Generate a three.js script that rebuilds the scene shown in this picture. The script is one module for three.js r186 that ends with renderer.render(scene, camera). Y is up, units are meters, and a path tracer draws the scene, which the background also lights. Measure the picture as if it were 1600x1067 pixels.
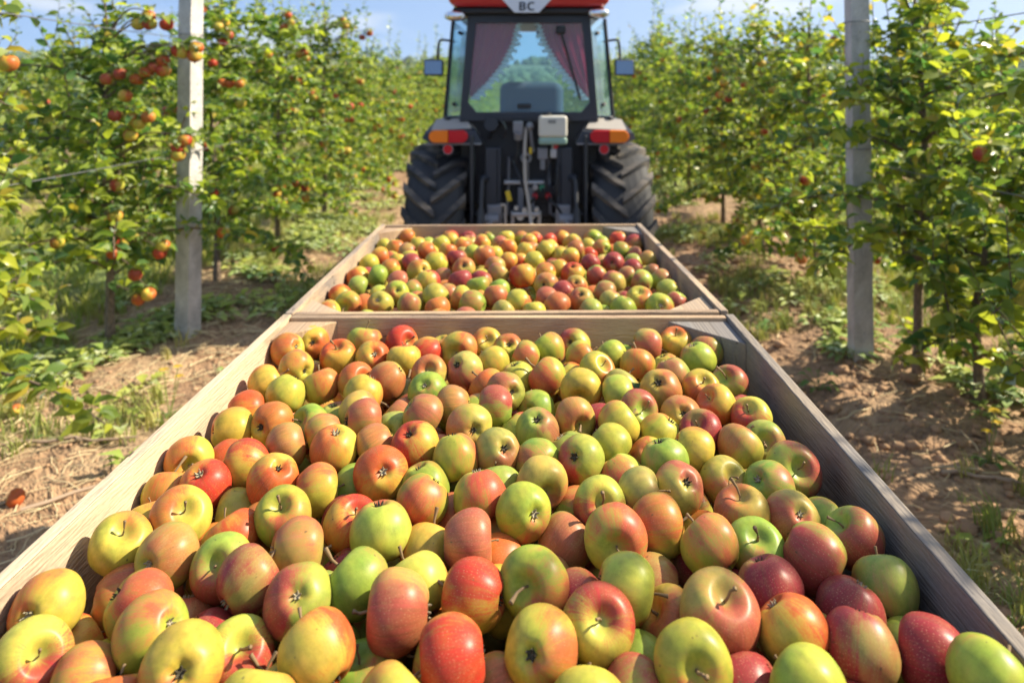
import * as THREE from 'three';
import { RoundedBoxGeometry } from 'three/addons/geometries/RoundedBoxGeometry.js';
import { ConvexGeometry } from 'three/addons/geometries/ConvexGeometry.js';
import { TextGeometry } from 'three/addons/geometries/TextGeometry.js';
import { FontLoader } from 'three/addons/loaders/FontLoader.js';
import { ImprovedNoise } from 'three/addons/math/ImprovedNoise.js';
import { mergeGeometries, mergeVertices, toCreasedNormals } from 'three/addons/utils/BufferGeometryUtils.js';

// ---------------------------------------------------------------- camera, sky, sun, exposure
const scene = new THREE.Scene();
const EYE = 1.70, FOCAL = 1100;
const camera = new THREE.PerspectiveCamera(2 * Math.atan(533.5 / FOCAL) * 180 / Math.PI, 1600 / 1067, 0.05, 3000);
camera.position.set(0, EYE, 0);
camera.lookAt(0, EYE, -10);
camera.setViewOffset(1600, 1067, -29, 394.5, 1600, 1067);   // a shift lens: level camera, frame lowered
camera.updateProjectionMatrix();
camera.focus = 1.05;
camera.userData.fStop = 4.0;
scene.add(camera);

const perlin = new ImprovedNoise();
const noise = (x, y, z) => perlin.noise(x + 31.7, y + 17.3, z + 5.9);
const fbm = (x, y, z, n = 4) => { let s = 0, a = 0.5; for (let i = 0; i < n; i++) { s += a * noise(x, y, z); x *= 2.03; y *= 2.03; z *= 2.03; a *= 0.5; } return s; };
const mulberry = (a) => () => { a |= 0; a = a + 0x6D2B79F5 | 0; let t = Math.imul(a ^ a >>> 15, 1 | a); t = t + Math.imul(t ^ t >>> 7, 61 | t) ^ t; return ((t ^ t >>> 14) >>> 0) / 4294967296; };
const clamp = (x, a = 0, b = 1) => Math.min(b, Math.max(a, x));
const smooth = (a, b, x) => { const t = clamp((x - a) / (b - a)); return t * t * (3 - 2 * t); };
const mix = (a, b, t) => a + (b - a) * t;
const V = (x, y, z) => new THREE.Vector3(x, y, z);

const SUN = V(0.76, 0.63, -0.17).normalize();
{
  const W = 1024, H = 512, data = new Float32Array(W * H * 4);
  for (let j = 0; j < H; j++) for (let i = 0; i < W; i++) {
    const el = ((j + 0.5) / H - 0.5) * Math.PI, az = ((i + 0.5) / W - 0.5) * 2 * Math.PI;
    const x = Math.cos(az) * Math.cos(el), y = Math.sin(el), z = Math.sin(az) * Math.cos(el);
    const s = Math.max(0, y), c = x * SUN.x + y * SUN.y + z * SUN.z;
    const h = Math.exp(-s * 7), g = Math.pow(0.5 + 0.5 * c, 4), k = 1 - Math.exp(-s * 2.2);
    let r = mix(0.34, 0.10, k), gr = mix(0.50, 0.24, k), b = mix(0.82, 0.60, k);
    r = mix(r, 0.36, h * 0.85); gr = mix(gr, 0.57, h * 0.85); b = mix(b, 0.86, h * 0.85);
    r += g * 0.80; gr += g * 0.72; b += g * 0.52;
    const cl = smooth(0.02, 0.26, fbm(x * 3.6 + 4, y * 22, z * 3.6, 5)) * smooth(0.0, 0.05, s) * 0.75;
    r = mix(r, 0.80 + g * 0.4, cl); gr = mix(gr, 0.84 + g * 0.4, cl); b = mix(b, 0.90 + g * 0.4, cl);
    const o = (j * W + i) * 4;
    data[o] = r * 0.50; data[o + 1] = gr * 0.51; data[o + 2] = b * 0.52; data[o + 3] = 1;
  }
  const t = new THREE.DataTexture(data, W, H, THREE.RGBAFormat, THREE.FloatType);
  t.mapping = THREE.EquirectangularReflectionMapping; t.magFilter = THREE.LinearFilter; t.needsUpdate = true;
  scene.background = t; scene.environment = t;
}
const sun = new THREE.DirectionalLight(new THREE.Color(1.0, 0.885, 0.69), 5.0);
sun.position.copy(SUN).multiplyScalar(40).add(V(0, 0, -6)); sun.target.position.set(0, 0, -6);
sun.castShadow = true; sun.shadow.mapSize.set(4096, 4096);
Object.assign(sun.shadow.camera, { left: -25, right: 25, top: 25, bottom: -25, near: 1, far: 120 });
scene.add(sun, sun.target);
scene.fog = new THREE.FogExp2(new THREE.Color().setRGB(0.70, 0.80, 0.92), 0.00028);
const renderer = new THREE.WebGLRenderer({ antialias: true });
renderer.shadowMap.enabled = true;
renderer.toneMapping = THREE.LinearToneMapping;
renderer.toneMappingExposure = 2.15;

// ---------------------------------------------------------------- helpers
const used = new Map();
function numbered(name) { const n = used.get(name) ?? 0; used.set(name, n + 1); return n ? `${name}_${String(n).padStart(3, '0')}` : name; }
function tag(o, label, category, group) { o.userData.label = label; if (category) o.userData.category = category; if (group) o.userData.group = group; return o; }
function kind(o, k) { o.userData.kind = k; return o; }
function thing(name, label, category, [x, y, z] = [0, 0, 0], turn = 0, group) {
  const o = new THREE.Group(); o.name = numbered(name); o.position.set(x, y, z); o.rotation.y = turn; scene.add(o);
  return tag(o, label, category, group);
}
function merged(gs) {
  if (!Array.isArray(gs)) return gs;
  if (gs.length === 1) return gs[0];
  return mergeGeometries(gs.map((g) => { const n = g.index ? g.toNonIndexed() : g; for (const k of Object.keys(n.attributes)) if (!['position', 'normal', 'uv'].includes(k)) n.deleteAttribute(k); return n; }));
}
function part(name, geometry, material, parent) {
  const m = new THREE.Mesh(merged(geometry), material); m.name = parent === scene ? numbered(name) : name;
  m.castShadow = m.receiveShadow = true; parent.add(m); return m;
}
const at = (g, x, y, z, rx = 0, ry = 0, rz = 0) => { if (rx) g.rotateX(rx); if (ry) g.rotateY(ry); if (rz) g.rotateZ(rz); return g.translate(x, y, z); };
const rbox = (w, h, d, r = 0.004, s = 2) => new RoundedBoxGeometry(w, h, d, s, Math.min(r, w / 2.01, h / 2.01, d / 2.01));
const cyl = (r0, r1, h, n = 20) => new THREE.CylinderGeometry(r0, r1, h, n);
// uv in metres: u along the longest axis, faces looked up by their normal
function woodUV(g, axis, ou = 0, ov = 0) {
  const p = g.attributes.position, n = g.attributes.normal, uv = new Float32Array(p.count * 2);
  const others = [0, 1, 2].filter((k) => k !== axis), get = (a, i, k) => (k === 0 ? a.getX(i) : k === 1 ? a.getY(i) : a.getZ(i));
  for (let i = 0; i < p.count; i++) {
    const a = Math.abs(get(n, i, others[0])), b = Math.abs(get(n, i, others[1]));
    uv[2 * i] = get(p, i, axis) + ou; uv[2 * i + 1] = (a > b ? get(p, i, others[1]) : get(p, i, others[0])) + ov + (a > b ? 0.37 : 0);
  }
  return g.setAttribute('uv', new THREE.BufferAttribute(uv, 2));
}
// a tapered tube through points with radii
function tube(pts, radii, sides = 6, capped = true) {
  const n = pts.length, pos = [], nor = [], uv = [], idx = [], t = V(), a = V(), b = V(), up = V(0, 1, 0);
  let len = 0;
  for (let i = 0; i < n; i++) {
    t.subVectors(pts[Math.min(n - 1, i + 1)], pts[Math.max(0, i - 1)]).normalize();
    if (i) len += pts[i].distanceTo(pts[i - 1]);
    if (Math.abs(t.y) > 0.95) up.set(1, 0, 0); else up.set(0, 1, 0);
    a.crossVectors(t, up).normalize(); b.crossVectors(t, a).normalize();
    const r = typeof radii === 'number' ? radii : radii[i];
    for (let k = 0; k <= sides; k++) {
      const w = k / sides * 2 * Math.PI, c = Math.cos(w), s = Math.sin(w);
      const nx = a.x * c + b.x * s, ny = a.y * c + b.y * s, nz = a.z * c + b.z * s;
      pos.push(pts[i].x + nx * r, pts[i].y + ny * r, pts[i].z + nz * r); nor.push(nx, ny, nz); uv.push(k / sides, len * 4);
    }
  }
  for (let i = 0; i < n - 1; i++) for (let k = 0; k < sides; k++) { const p = i * (sides + 1) + k, q = p + sides + 1; idx.push(p, p + 1, q, q, p + 1, q + 1); }
  if (capped) for (const e of [0, n - 1]) {
    const c = pos.length / 3; pos.push(pts[e].x, pts[e].y, pts[e].z); t.subVectors(pts[e], pts[e ? e - 1 : 1]).normalize(); nor.push(t.x, t.y, t.z); uv.push(0.5, 0.5);
    for (let k = 0; k < sides; k++) idx.push(c, e * (sides + 1) + k, e * (sides + 1) + k + 1);
  }
  const g = new THREE.BufferGeometry();
  g.setAttribute('position', new THREE.Float32BufferAttribute(pos, 3)); g.setAttribute('normal', new THREE.Float32BufferAttribute(nor, 3)); g.setAttribute('uv', new THREE.Float32BufferAttribute(uv, 2)); g.setIndex(idx);
  return g;
}
const bar = (p, q, r, s = 8) => tube([V(...p), V(...q)], r, s);
const curve = (pts, r, s = 8, n = 24) => { const c = new THREE.CatmullRomCurve3(pts.map((p) => V(...p))); return tube(c.getPoints(n), r, s); };
function texture(w, h, fill, srgb = false, repeat) {
  const data = new Uint8Array(w * h * 4);
  for (let j = 0; j < h; j++) for (let i = 0; i < w; i++) { const c = fill(i / w, j / h), o = (j * w + i) * 4; for (let k = 0; k < 3; k++) data[o + k] = clamp(srgb ? Math.pow(clamp(c[k]), 1 / 2.2) : c[k]) * 255; data[o + 3] = 255; }
  const t = new THREE.DataTexture(data, w, h); t.magFilter = THREE.LinearFilter; t.wrapS = t.wrapT = THREE.RepeatWrapping;
  if (srgb) t.colorSpace = THREE.SRGBColorSpace;
  if (repeat) t.repeat.set(...repeat);
  t.needsUpdate = true; return t;
}
// noise that tiles: points on two circles
const tileNoise = (u, v, f, oct = 4, seed = 0) => { const a = u * 2 * Math.PI, b = v * 2 * Math.PI, r = f / (2 * Math.PI); return fbm(Math.cos(a) * r + seed + 0.6 * Math.cos(b) * r, Math.sin(a) * r + 1.3 * Math.sin(b) * r - seed, Math.cos(b) * r * 0.9 + Math.sin(a) * r * 0.7, oct); };
const std = (color, roughness = 0.6, metalness = 0, more = {}) => new THREE.MeshStandardMaterial({ color: new THREE.Color().setRGB(...color), roughness, metalness, ...more });

// ---------------------------------------------------------------- ground
const ROW_L = -2.62, ROW_R = 2.36;
const hills = (x, z) => { const d = Math.hypot(x, z); return smooth(230, 520, d) * (10 + 17 * (0.5 + fbm(x * 0.0032, 3.1, z * 0.0032, 3))) * (z < 60 ? 1 : 0.4); };
function groundHeight(x, z) {
  const d = Math.hypot(x, z + 3), near = Math.exp(-d * d / 400);
  let h = fbm(x * 0.9, 1.5, z * 0.9, 3) * 0.07;
  if (near > 0.01) h += near * (fbm(x * 5, 7.5, z * 5, 3) * (x > 0 ? 0.085 : 0.05) + Math.pow(Math.max(0, fbm(x * 11, 2.5, z * 11, 3)), 1.0) * 0.05);
  h += 0.05 * Math.exp(-((x - ROW_R) ** 2) / 0.25) + 0.05 * Math.exp(-((x - ROW_L) ** 2) / 0.25);            // the raised tree strips
  h -= 0.045 * (Math.exp(-((x - 1.35) ** 2) / 0.06) + Math.exp(-((x + 1.45) ** 2) / 0.06));                      // wheel ruts
  return h * (1 - smooth(120, 220, d)) + hills(x, z);
}
const rowDistance = (x) => Math.min(...[-12.0, -7.3, ROW_L, ROW_R, 7.0, 11.6].map((r) => Math.abs(x - r)));
{
  const nx = 300, nz = 340, pos = [], col = [], uv = [], idx = [];
  const wx = (t) => Math.sign(t) * (7.5 * Math.abs(t) + 1.2 * (Math.exp(Math.abs(t) * Math.abs(t) * 6.6) - 1)), wz = (t) => 3 - (17 * t + 0.9 * (Math.exp(t * t * 6.9) - 1));
  for (let j = 0; j <= nz; j++) for (let i = 0; i <= nx; i++) {
    const x = wx(i / nx * 2 - 1), z = wz(j / nz * 1.02 - 0.02), h = groundHeight(x, z), d = Math.hypot(x, z);
    pos.push(x, h, z); uv.push(x / 1.7, z / 1.7);
    const n1 = fbm(x * 0.7, 4.2, z * 0.7, 4), n2 = fbm(x * 3.1, 9.2, z * 3.1, 3);
    const alley = smooth(3.1, 3.6, Math.abs(x)) * smooth(0.45, 0.9, rowDistance(x) + n1 * 0.5);
    const weedy = smooth(0.06, 0.24, n1 + n2 * 0.6 - 0.05) * (x > -2.2 && x < 1.95 ? 0.35 : 0.55);
    let g = clamp(alley + weedy * (1 - alley)), dry = x < 0 ? smooth(-0.25, 0.25, n2 + n1) * 0.65 : smooth(0, 0.3, n2 - n1) * 0.3;
    const damp = clamp(0.5 + n2 * 1.2);
    let c = [mix(0.29, 0.41, damp), mix(0.172, 0.255, damp), mix(0.095, 0.145, damp)];
    c = [mix(c[0], 0.46, dry), mix(c[1], 0.35, dry), mix(c[2], 0.21, dry)];
    const gc = [mix(0.13, 0.23, clamp(0.5 + n1 * 1.5)), mix(0.19, 0.25, clamp(0.5 + n2)), 0.05];
    c = c.map((v, k) => mix(v, gc[k], g));
    const far = smooth(60, 260, d), w = clamp(0.5 + fbm(x * 0.012, 6, z * 0.012, 3) * 1.6);
    const fc = [mix(0.07, 0.17, w), mix(0.12, 0.19, w), mix(0.05, 0.07, w)];
    c = c.map((v, k) => mix(v, fc[k], far));
    col.push(...c);
  }
  for (let j = 0; j < nz; j++) for (let i = 0; i < nx; i++) { const p = j * (nx + 1) + i, q = p + nx + 1; idx.push(p, p + 1, q, q, p + 1, q + 1); }
  const g = new THREE.BufferGeometry();
  g.setAttribute('position', new THREE.Float32BufferAttribute(pos, 3)); g.setAttribute('color', new THREE.Float32BufferAttribute(col, 3)); g.setAttribute('uv', new THREE.Float32BufferAttribute(uv, 2)); g.setIndex(idx);
  g.computeVertexNormals();
  if (g.attributes.normal.getY(5000) < 0) { const a = g.index.array; for (let i = 0; i < a.length; i += 3) { const t = a[i]; a[i] = a[i + 1]; a[i + 1] = t; } g.computeVertexNormals(); }
  const detail = texture(1024, 1024, (u, v) => { const a = tileNoise(u, v, 26, 4, 1), b = tileNoise(u, v, 90, 2, 7), s = clamp(0.80 + a * 0.7 + b * 0.55, 0.3, 1.1); return [s, s * (0.985 + b * 0.05), s * (0.97 - a * 0.06)]; });
  const bump = texture(1024, 1024, (u, v) => { const a = tileNoise(u, v, 30, 4, 1), b = tileNoise(u, v, 100, 2, 7), s = 0.5 + a * 0.6 + b * 0.4; return [s, s, s]; });
  kind(part('ground', g, new THREE.MeshStandardMaterial({ vertexColors: true, map: detail, bumpMap: bump, bumpScale: 0.03, roughness: 0.95 }), scene), 'structure').userData.label = 'sandy brown orchard ground with straw, weeds and wheel ruts';
}

// one leaf: points along its length, width and height, and its facets
const HI = { p: [[0, 0, 0], [0.3, -0.86, 0.10], [0.30, 0, -0.02], [0.3, 0.86, 0.10], [0.66, -0.80, 0.07], [0.66, 0, -0.05], [0.66, 0.80, 0.07], [1, 0, -0.20], [0.12, -0.5, 0.05], [0.12, 0.5, 0.05]], f: [0, 8, 2, 8, 1, 2, 0, 2, 9, 2, 3, 9, 1, 4, 5, 1, 5, 2, 2, 5, 6, 2, 6, 3, 4, 7, 5, 5, 7, 6] };
const LO = { p: [[0, 0, 0], [0.45, -0.95, 0.1], [0.5, 0, -0.04], [0.45, 0.95, 0.1], [1, 0, -0.15]], f: [0, 1, 2, 0, 2, 3, 1, 4, 2, 2, 4, 3] };
const LEN = 0.082, WID = 0.026;
function leafGeometry(leaves, shape, scale = 1) {
  const np = shape.p.length, pos = new Float32Array(leaves.length * np * 3), nor = new Float32Array(pos.length), col = new Float32Array(pos.length), idx = new Uint32Array(leaves.length * shape.f.length);
  const a = V(), b = V(), c = V(), n = V();
  leaves.forEach((l, k) => {
    a.copy(l.d); b.crossVectors(l.n, a).normalize(); c.crossVectors(a, b).normalize();
    for (let i = 0; i < np; i++) {
      const [u, v, w] = shape.p[i], L = LEN * l.s * scale, o = (k * np + i) * 3, bend = -l.bend * u * u, x = u * L, y = v * WID * l.s * scale, z = (w + bend) * L;
      pos[o] = l.p.x + a.x * x + b.x * y + c.x * z; pos[o + 1] = l.p.y + a.y * x + b.y * y + c.y * z; pos[o + 2] = l.p.z + a.z * x + b.z * y + c.z * z;
      n.copy(c).addScaledVector(b, -v * 0.35).addScaledVector(a, 2 * l.bend * u).normalize();
      nor[o] = n.x; nor[o + 1] = n.y; nor[o + 2] = n.z; col[o] = l.c[0]; col[o + 1] = l.c[1]; col[o + 2] = l.c[2];
    }
    for (let i = 0; i < shape.f.length; i++) idx[k * shape.f.length + i] = k * np + shape.f[i];
  });
  const g = new THREE.BufferGeometry(); g.setAttribute('position', new THREE.BufferAttribute(pos, 3)); g.setAttribute('normal', new THREE.BufferAttribute(nor, 3)); g.setAttribute('color', new THREE.BufferAttribute(col, 3)); g.setIndex(new THREE.BufferAttribute(idx, 1));
  return g;
}
// ---------------------------------------------------------------- ground cover (uncountable)
function scatter(name, label, geometry, material, count, seed, place) {
  const r = mulberry(seed), m = new THREE.InstancedMesh(geometry, material, count), o = new THREE.Object3D(), c = new THREE.Color();
  let n = 0;
  for (let tries = 0; n < count && tries < count * 12; tries++) {
    const s = place(r); if (!s) continue;
    o.position.set(s.x, groundHeight(s.x, s.z) + (s.dy ?? 0), s.z); o.rotation.set(s.rx ?? 0, r() * 6.283, s.rz ?? 0); o.scale.set(s.s * (s.sx ?? 1), s.s * (s.sy ?? 1), s.s);
    o.updateMatrix(); m.setMatrixAt(n, o.matrix); m.setColorAt(n, c.setRGB(...s.c)); n++;
  }
  m.count = n; m.name = numbered(name); m.castShadow = m.receiveShadow = true; m.userData.label = label; kind(m, 'stuff'); scene.add(m);
}
const onBins = (x, z) => x > -0.72 && x < 0.62 && z > -3.2 && z < -0.3 || Math.abs(x) < 0.95 && z < -4.6 && z > -8.6;
function tuft(seed, blades, h, w, lean) {
  const r = mulberry(seed), pos = [], idx = [];
  for (let i = 0; i < blades; i++) {
    const a = r() * 6.283, hh = h * (0.5 + r() * 0.7), l = lean * (0.3 + r()), ox = (r() - 0.5) * h * 0.5, oz = (r() - 0.5) * h * 0.5, c = Math.cos(a), s = Math.sin(a), b = pos.length / 3;
    for (const [t, k] of [[0, 1], [0.55, 0.8], [1, 0]]) { const y = hh * t * (1 - 0.25 * t * l), d = hh * l * t * t; for (const e of k ? [-1, 1] : [0]) pos.push(ox + c * d - s * e * w * k, y, oz + s * d + c * e * w * k); }
    idx.push(b, b + 1, b + 2, b + 1, b + 3, b + 2, b + 2, b + 3, b + 4);
  }
  const g = new THREE.BufferGeometry(); g.setAttribute('position', new THREE.Float32BufferAttribute(pos, 3)); g.setIndex(idx); g.computeVertexNormals(); return g;
}
const leafy = (rough = 0.9, trans = 0.4) => new THREE.MeshPhysicalMaterial({ color: 0xffffff, roughness: rough, transmission: trans, thickness: 0, side: THREE.DoubleSide });
const grassMat = leafy();
scatter('grass', 'green grass of the alleys between the tree rows', tuft(3, 14, 0.17, 0.0045, 0.7), grassMat, 12000, 11, (r) => {
  const sx = r() < 0.5 ? -1 : 1, x = sx * (3.0 + r() * 7), z = 1 - r() * r() * 26;
  if (rowDistance(x) < 0.5 && r() < 0.7) return null;
  const y = r(); return { x, z, s: 0.6 + r() * 0.9, c: [0.22 + y * 0.24, 0.32 + y * 0.12, 0.04 + 0.02 * y] };
});
scatter('grass', 'short weedy grass along the tree strips and the track', tuft(8, 12, 0.11, 0.0035, 0.8), grassMat, 5200, 12, (r) => {
  const x = (r() - 0.5) * 6.4, z = -0.6 - r() * 14; if (onBins(x, z)) return null;
  if (fbm(x * 0.7, 4.2, z * 0.7, 4) + fbm(x * 3.1, 9.2, z * 3.1, 3) * 0.6 < (x > 0 ? 0.10 : 0.02)) return null;
  const y = r(); return { x, z, s: 0.5 + r() * 0.9, c: [0.20 + y * 0.26, 0.28 + y * 0.14, 0.04 + 0.06 * y] };
});
{
  const r = mulberry(61), L = []; for (let i = 0; i < 9; i++) { const a = i * 2.4 + r(), d = V(Math.cos(a), 0.25 + r() * 0.8, Math.sin(a)).normalize(); L.push({ p: V(0, 0.01, 0).addScaledVector(d, 0.01 + 0.05 * r()), d, n: V(0, 1, 0.1), s: 0.45 + r() * 0.55, bend: 0.35, c: [1, 1, 1] }); }
  scatter('ground_weeds', 'low broad-leaved weeds covering the tree strips', leafGeometry(L, LO), grassMat, 1700, 62, (q) => {
    const left = q() < 0.5, x = left ? -2.7 + (q() + q() - 1) * 1.1 : 2.5 + (q() + q() - 1) * 1.0, z = -2.2 - q() * 13; if (onBins(x, z) || fbm(x * 1.6, 8.2, z * 1.6, 3) < (left ? 0.10 : 0.12)) return null;
    const y = q(); return { x, z, s: 0.5 + q() * 1.1, c: [0.18 + y * 0.26, 0.30 + y * 0.18, 0.03 + y * 0.02] };
  });
}
scatter('straw_litter', 'dry grass stalks and straw lying under the trees', tube([V(-0.5, 0, 0), V(-0.1, 0.05, 0.03), V(0.2, 0.02, -0.02), V(0.5, 0.01, 0.03)], 0.018, 4), std([1, 1, 1], 0.8), 5600, 13, (r) => {
  const left = r() < 0.86, x = left ? -2.4 + (r() + r() - 1) * 1.4 : 2.2 + (r() + r() - 1) * 1.1, z = -1.4 - r() * 9; if (onBins(x, z)) return null;
  const y = r(); return { x, z, dy: 0.008, rx: (r() - 0.5) * 0.3, rz: (r() - 0.5) * 0.35, s: 0.06 + r() * r() * 0.2, sx: 1, c: [0.42 + y * 0.26, 0.33 + y * 0.21, 0.19 + y * 0.13] };
});
{
  const g = new THREE.IcosahedronGeometry(1, 2), p = g.attributes.position, v = V();
  for (let i = 0; i < p.count; i++) { v.fromBufferAttribute(p, i); v.multiplyScalar(0.8 + 0.55 * fbm(v.x * 1.4, v.y * 1.4, v.z * 1.4, 3)); p.setXYZ(i, v.x, v.y * 0.7, v.z); }
  const cg = mergeVertices(g.deleteAttribute('normal').deleteAttribute('uv')); cg.computeVertexNormals();
  scatter('soil_clods', 'lumps of sandy soil on the bare track', cg, std([1, 1, 1], 0.95), 9000, 14, (r) => {
    const x = r() < 0.75 ? 0.7 + r() * 2.2 : -0.8 - r() * 2.2, z = -1.0 - r() * 8; if (onBins(x, z)) return null;
    const y = r(); return { x, z, s: 0.007 + r() * r() * r() * (x > 0 ? 0.065 : 0.035), c: [0.27 + y * 0.13, 0.165 + y * 0.08, 0.09 + y * 0.05] };
  });
}

// ---------------------------------------------------------------- leaves and trees
const leafMat = new THREE.MeshPhysicalMaterial({ vertexColors: true, roughness: 1.0, transmission: 0.60, thickness: 0, side: THREE.DoubleSide, clearcoat: 0.6, clearcoatRoughness: 0.26, specularIntensity: 0.4 });
const barkMat = (() => {
  const t = texture(256, 256, (u, v) => { const a = tileNoise(u, v, 10, 4, 3), b = tileNoise(u, v * 3 % 1, 22, 2, 5), s = clamp(0.85 + a * 0.9 + b * 0.4, 0.3, 1.3); return [0.25 * s, 0.18 * s, 0.125 * s]; }, true);
  const b = texture(256, 256, (u, v) => { const s = 0.5 + tileNoise(u, v, 14, 4, 3); return [s, s, s]; });
  return new THREE.MeshStandardMaterial({ map: t, bumpMap: b, bumpScale: 0.006, roughness: 0.9 });
})();
function leafColor(r, yellow) {
  const t = r(), y = r();
  if (y < yellow * 0.05) return [0.50, 0.40, 0.04];
  const w = Math.pow(t, 1.25);
  return [mix(0.080, 0.47 + yellow * 0.08, w), mix(0.195, 0.59, w), mix(0.036, 0.034, w)];
}
// the growth of one spindle tree: trunk, scaffold branches with spurs, upright shoots; leaves as a list
function grow(seed, { h = 2.75, branches = 26, density = 1, yellow = 0.5, reach = 0.85, low = 0.5, lean = 0 } = {}) {
  const r = mulberry(seed), leaves = [], limbs = [], spots = [], shoots = [];
  const trunkPts = [], wob = r() * 9;
  for (let i = 0; i <= 9; i++) { const t = i / 9; trunkPts.push(V(0.10 * fbm(wob, t * 2.2, 1, 2) * 2 * t + lean * t, -0.08 + t * (h + 0.08) * 0.86, 0.10 * fbm(3, t * 2.2, wob, 2) * 2 * t)); }
  const onTrunk = (y) => { const f = clamp((y + 0.08) / ((h + 0.08) * 0.86)) * 9, i = Math.min(8, Math.floor(f)); return trunkPts[i].clone().lerp(trunkPts[i + 1], f - i); };
  const trunk = tube(trunkPts, trunkPts.map((_, i) => i === 0 ? 0.040 : mix(0.030, 0.008, i / 9)), 8);
  const addLeaf = (p, dir, s) => {
    const n = V((r() - 0.5) * 2.2 + 0.2, 0.25 + r() * 0.9, (r() - 0.5) * 2.2);
    leaves.push({ p: p.clone(), d: dir.clone().normalize(), n, s, bend: r() * 0.55 - 0.05, c: leafColor(r, yellow) });
  };
  const rosette = (p, out, n, s) => { for (let i = 0; i < n; i++) { const a = r() * 6.283; const d = V(Math.cos(a) + out.x * 0.7, -0.75 + r() * 1.25 + out.y * 0.5, Math.sin(a) + out.z * 0.7).normalize(); addLeaf(p.clone().addScaledVector(d, 0.012 + r() * 0.02), d, s * (0.7 + r() * 0.5)); } };
  const shoot = (p, dir, len, list, rad) => {
    const pts = [p.clone()], d = dir.clone().normalize(), q = p.clone(), steps = Math.max(3, Math.round(len / 0.045));
    for (let i = 1; i <= steps; i++) { d.x += (r() - 0.5) * 0.10; d.z += (r() - 0.5) * 0.10; d.y += 0.012; d.normalize(); q.addScaledVector(d, len / steps); pts.push(q.clone());
      const a = i * 2.4 + r(); const side = V(Math.cos(a), 0.45, Math.sin(a)); side.addScaledVector(d, 0.25); if (r() < density * 1.15) addLeaf(q, side, (i > steps - 3 ? 0.6 : 0.9) * (0.8 + r() * 0.4)); }
    list.push(tube(pts.filter((_, i) => i % 2 === 0 || i === pts.length - 1), pts.filter((_, i) => i % 2 === 0 || i === pts.length - 1).map((_, i, a) => mix(rad, 0.0012, i / (a.length - 1))), 4, false));
  };
  for (let b = 0; b < branches; b++) {
    const t = (b + r() * 0.6) / branches, y = mix(low, h * 0.80, t), a = b * 2.39996 + r() * 0.8, len = mix(reach, 0.36, Math.pow(t, 1.5)) * (1 + 0.25 * Math.abs(Math.sin(a))) * (0.65 + r() * 0.55);
    const p = onTrunk(y), d = V(Math.cos(a), 0.35 + r() * 0.5, Math.sin(a)).normalize(), pts = [p.clone()], q = p.clone(), steps = 7, tubes = [];
    for (let i = 1; i <= steps; i++) { d.y -= 0.10 + r() * 0.10 * (1 - t * 0.6); d.x += (r() - 0.5) * 0.22; d.z += (r() - 0.5) * 0.22; d.normalize(); q.addScaledVector(d, len / steps); pts.push(q.clone()); }
    tubes.push(tube(pts, pts.map((_, i) => mix(0.012, 0.003, i / steps)), 5, false));
    const n = Math.round(len / 0.038 * density);
    for (let i = 0; i < n; i++) {
      const f = mix(0.06, 1, (i + r()) / n) * steps, k = Math.min(steps - 1, Math.floor(f)), s = pts[k].clone().lerp(pts[k + 1], f - k);
      const out = V(r() - 0.5, r() * 0.8 - 0.1, r() - 0.5); s.addScaledVector(out, 0.05); rosette(s, out, 3 + Math.floor(r() * 4), 1.0);
      spots.push(s.clone());
    }
    const ns = Math.round((1.8 + r() * 2.6) * density);
    for (let i = 0; i < ns; i++) { const k = 1 + Math.floor(r() * (steps - 1)); shoot(pts[k], V((r() - 0.5) * 0.9 + d.x * 0.4, 0.8 + r() * 0.4, (r() - 0.5) * 0.9 + d.z * 0.4), 0.14 + r() * 0.34, tubes, 0.0035); }
    limbs.push(tubes);
  }
  for (let i = 0; i < 6; i++) { const list = []; const y = i === 0 ? h * 0.85 : h * (0.62 + r() * 0.2); shoot(onTrunk(y), V((r() - 0.5) * (i ? 0.8 : 0.1), 1, (r() - 0.5) * (i ? 0.8 : 0.1)), i === 0 ? h * (0.13 + r() * 0.16) : 0.25 + r() * r() * 0.8, list, 0.005); shoots.push(...list); }
  return { trunk, limbs, shoots, leaves, spots, onTrunk };
}
const strip = (gs) => { const m = mergeGeometries(gs.map((g) => g.index ? g.toNonIndexed() : g)); return m; };

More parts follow.
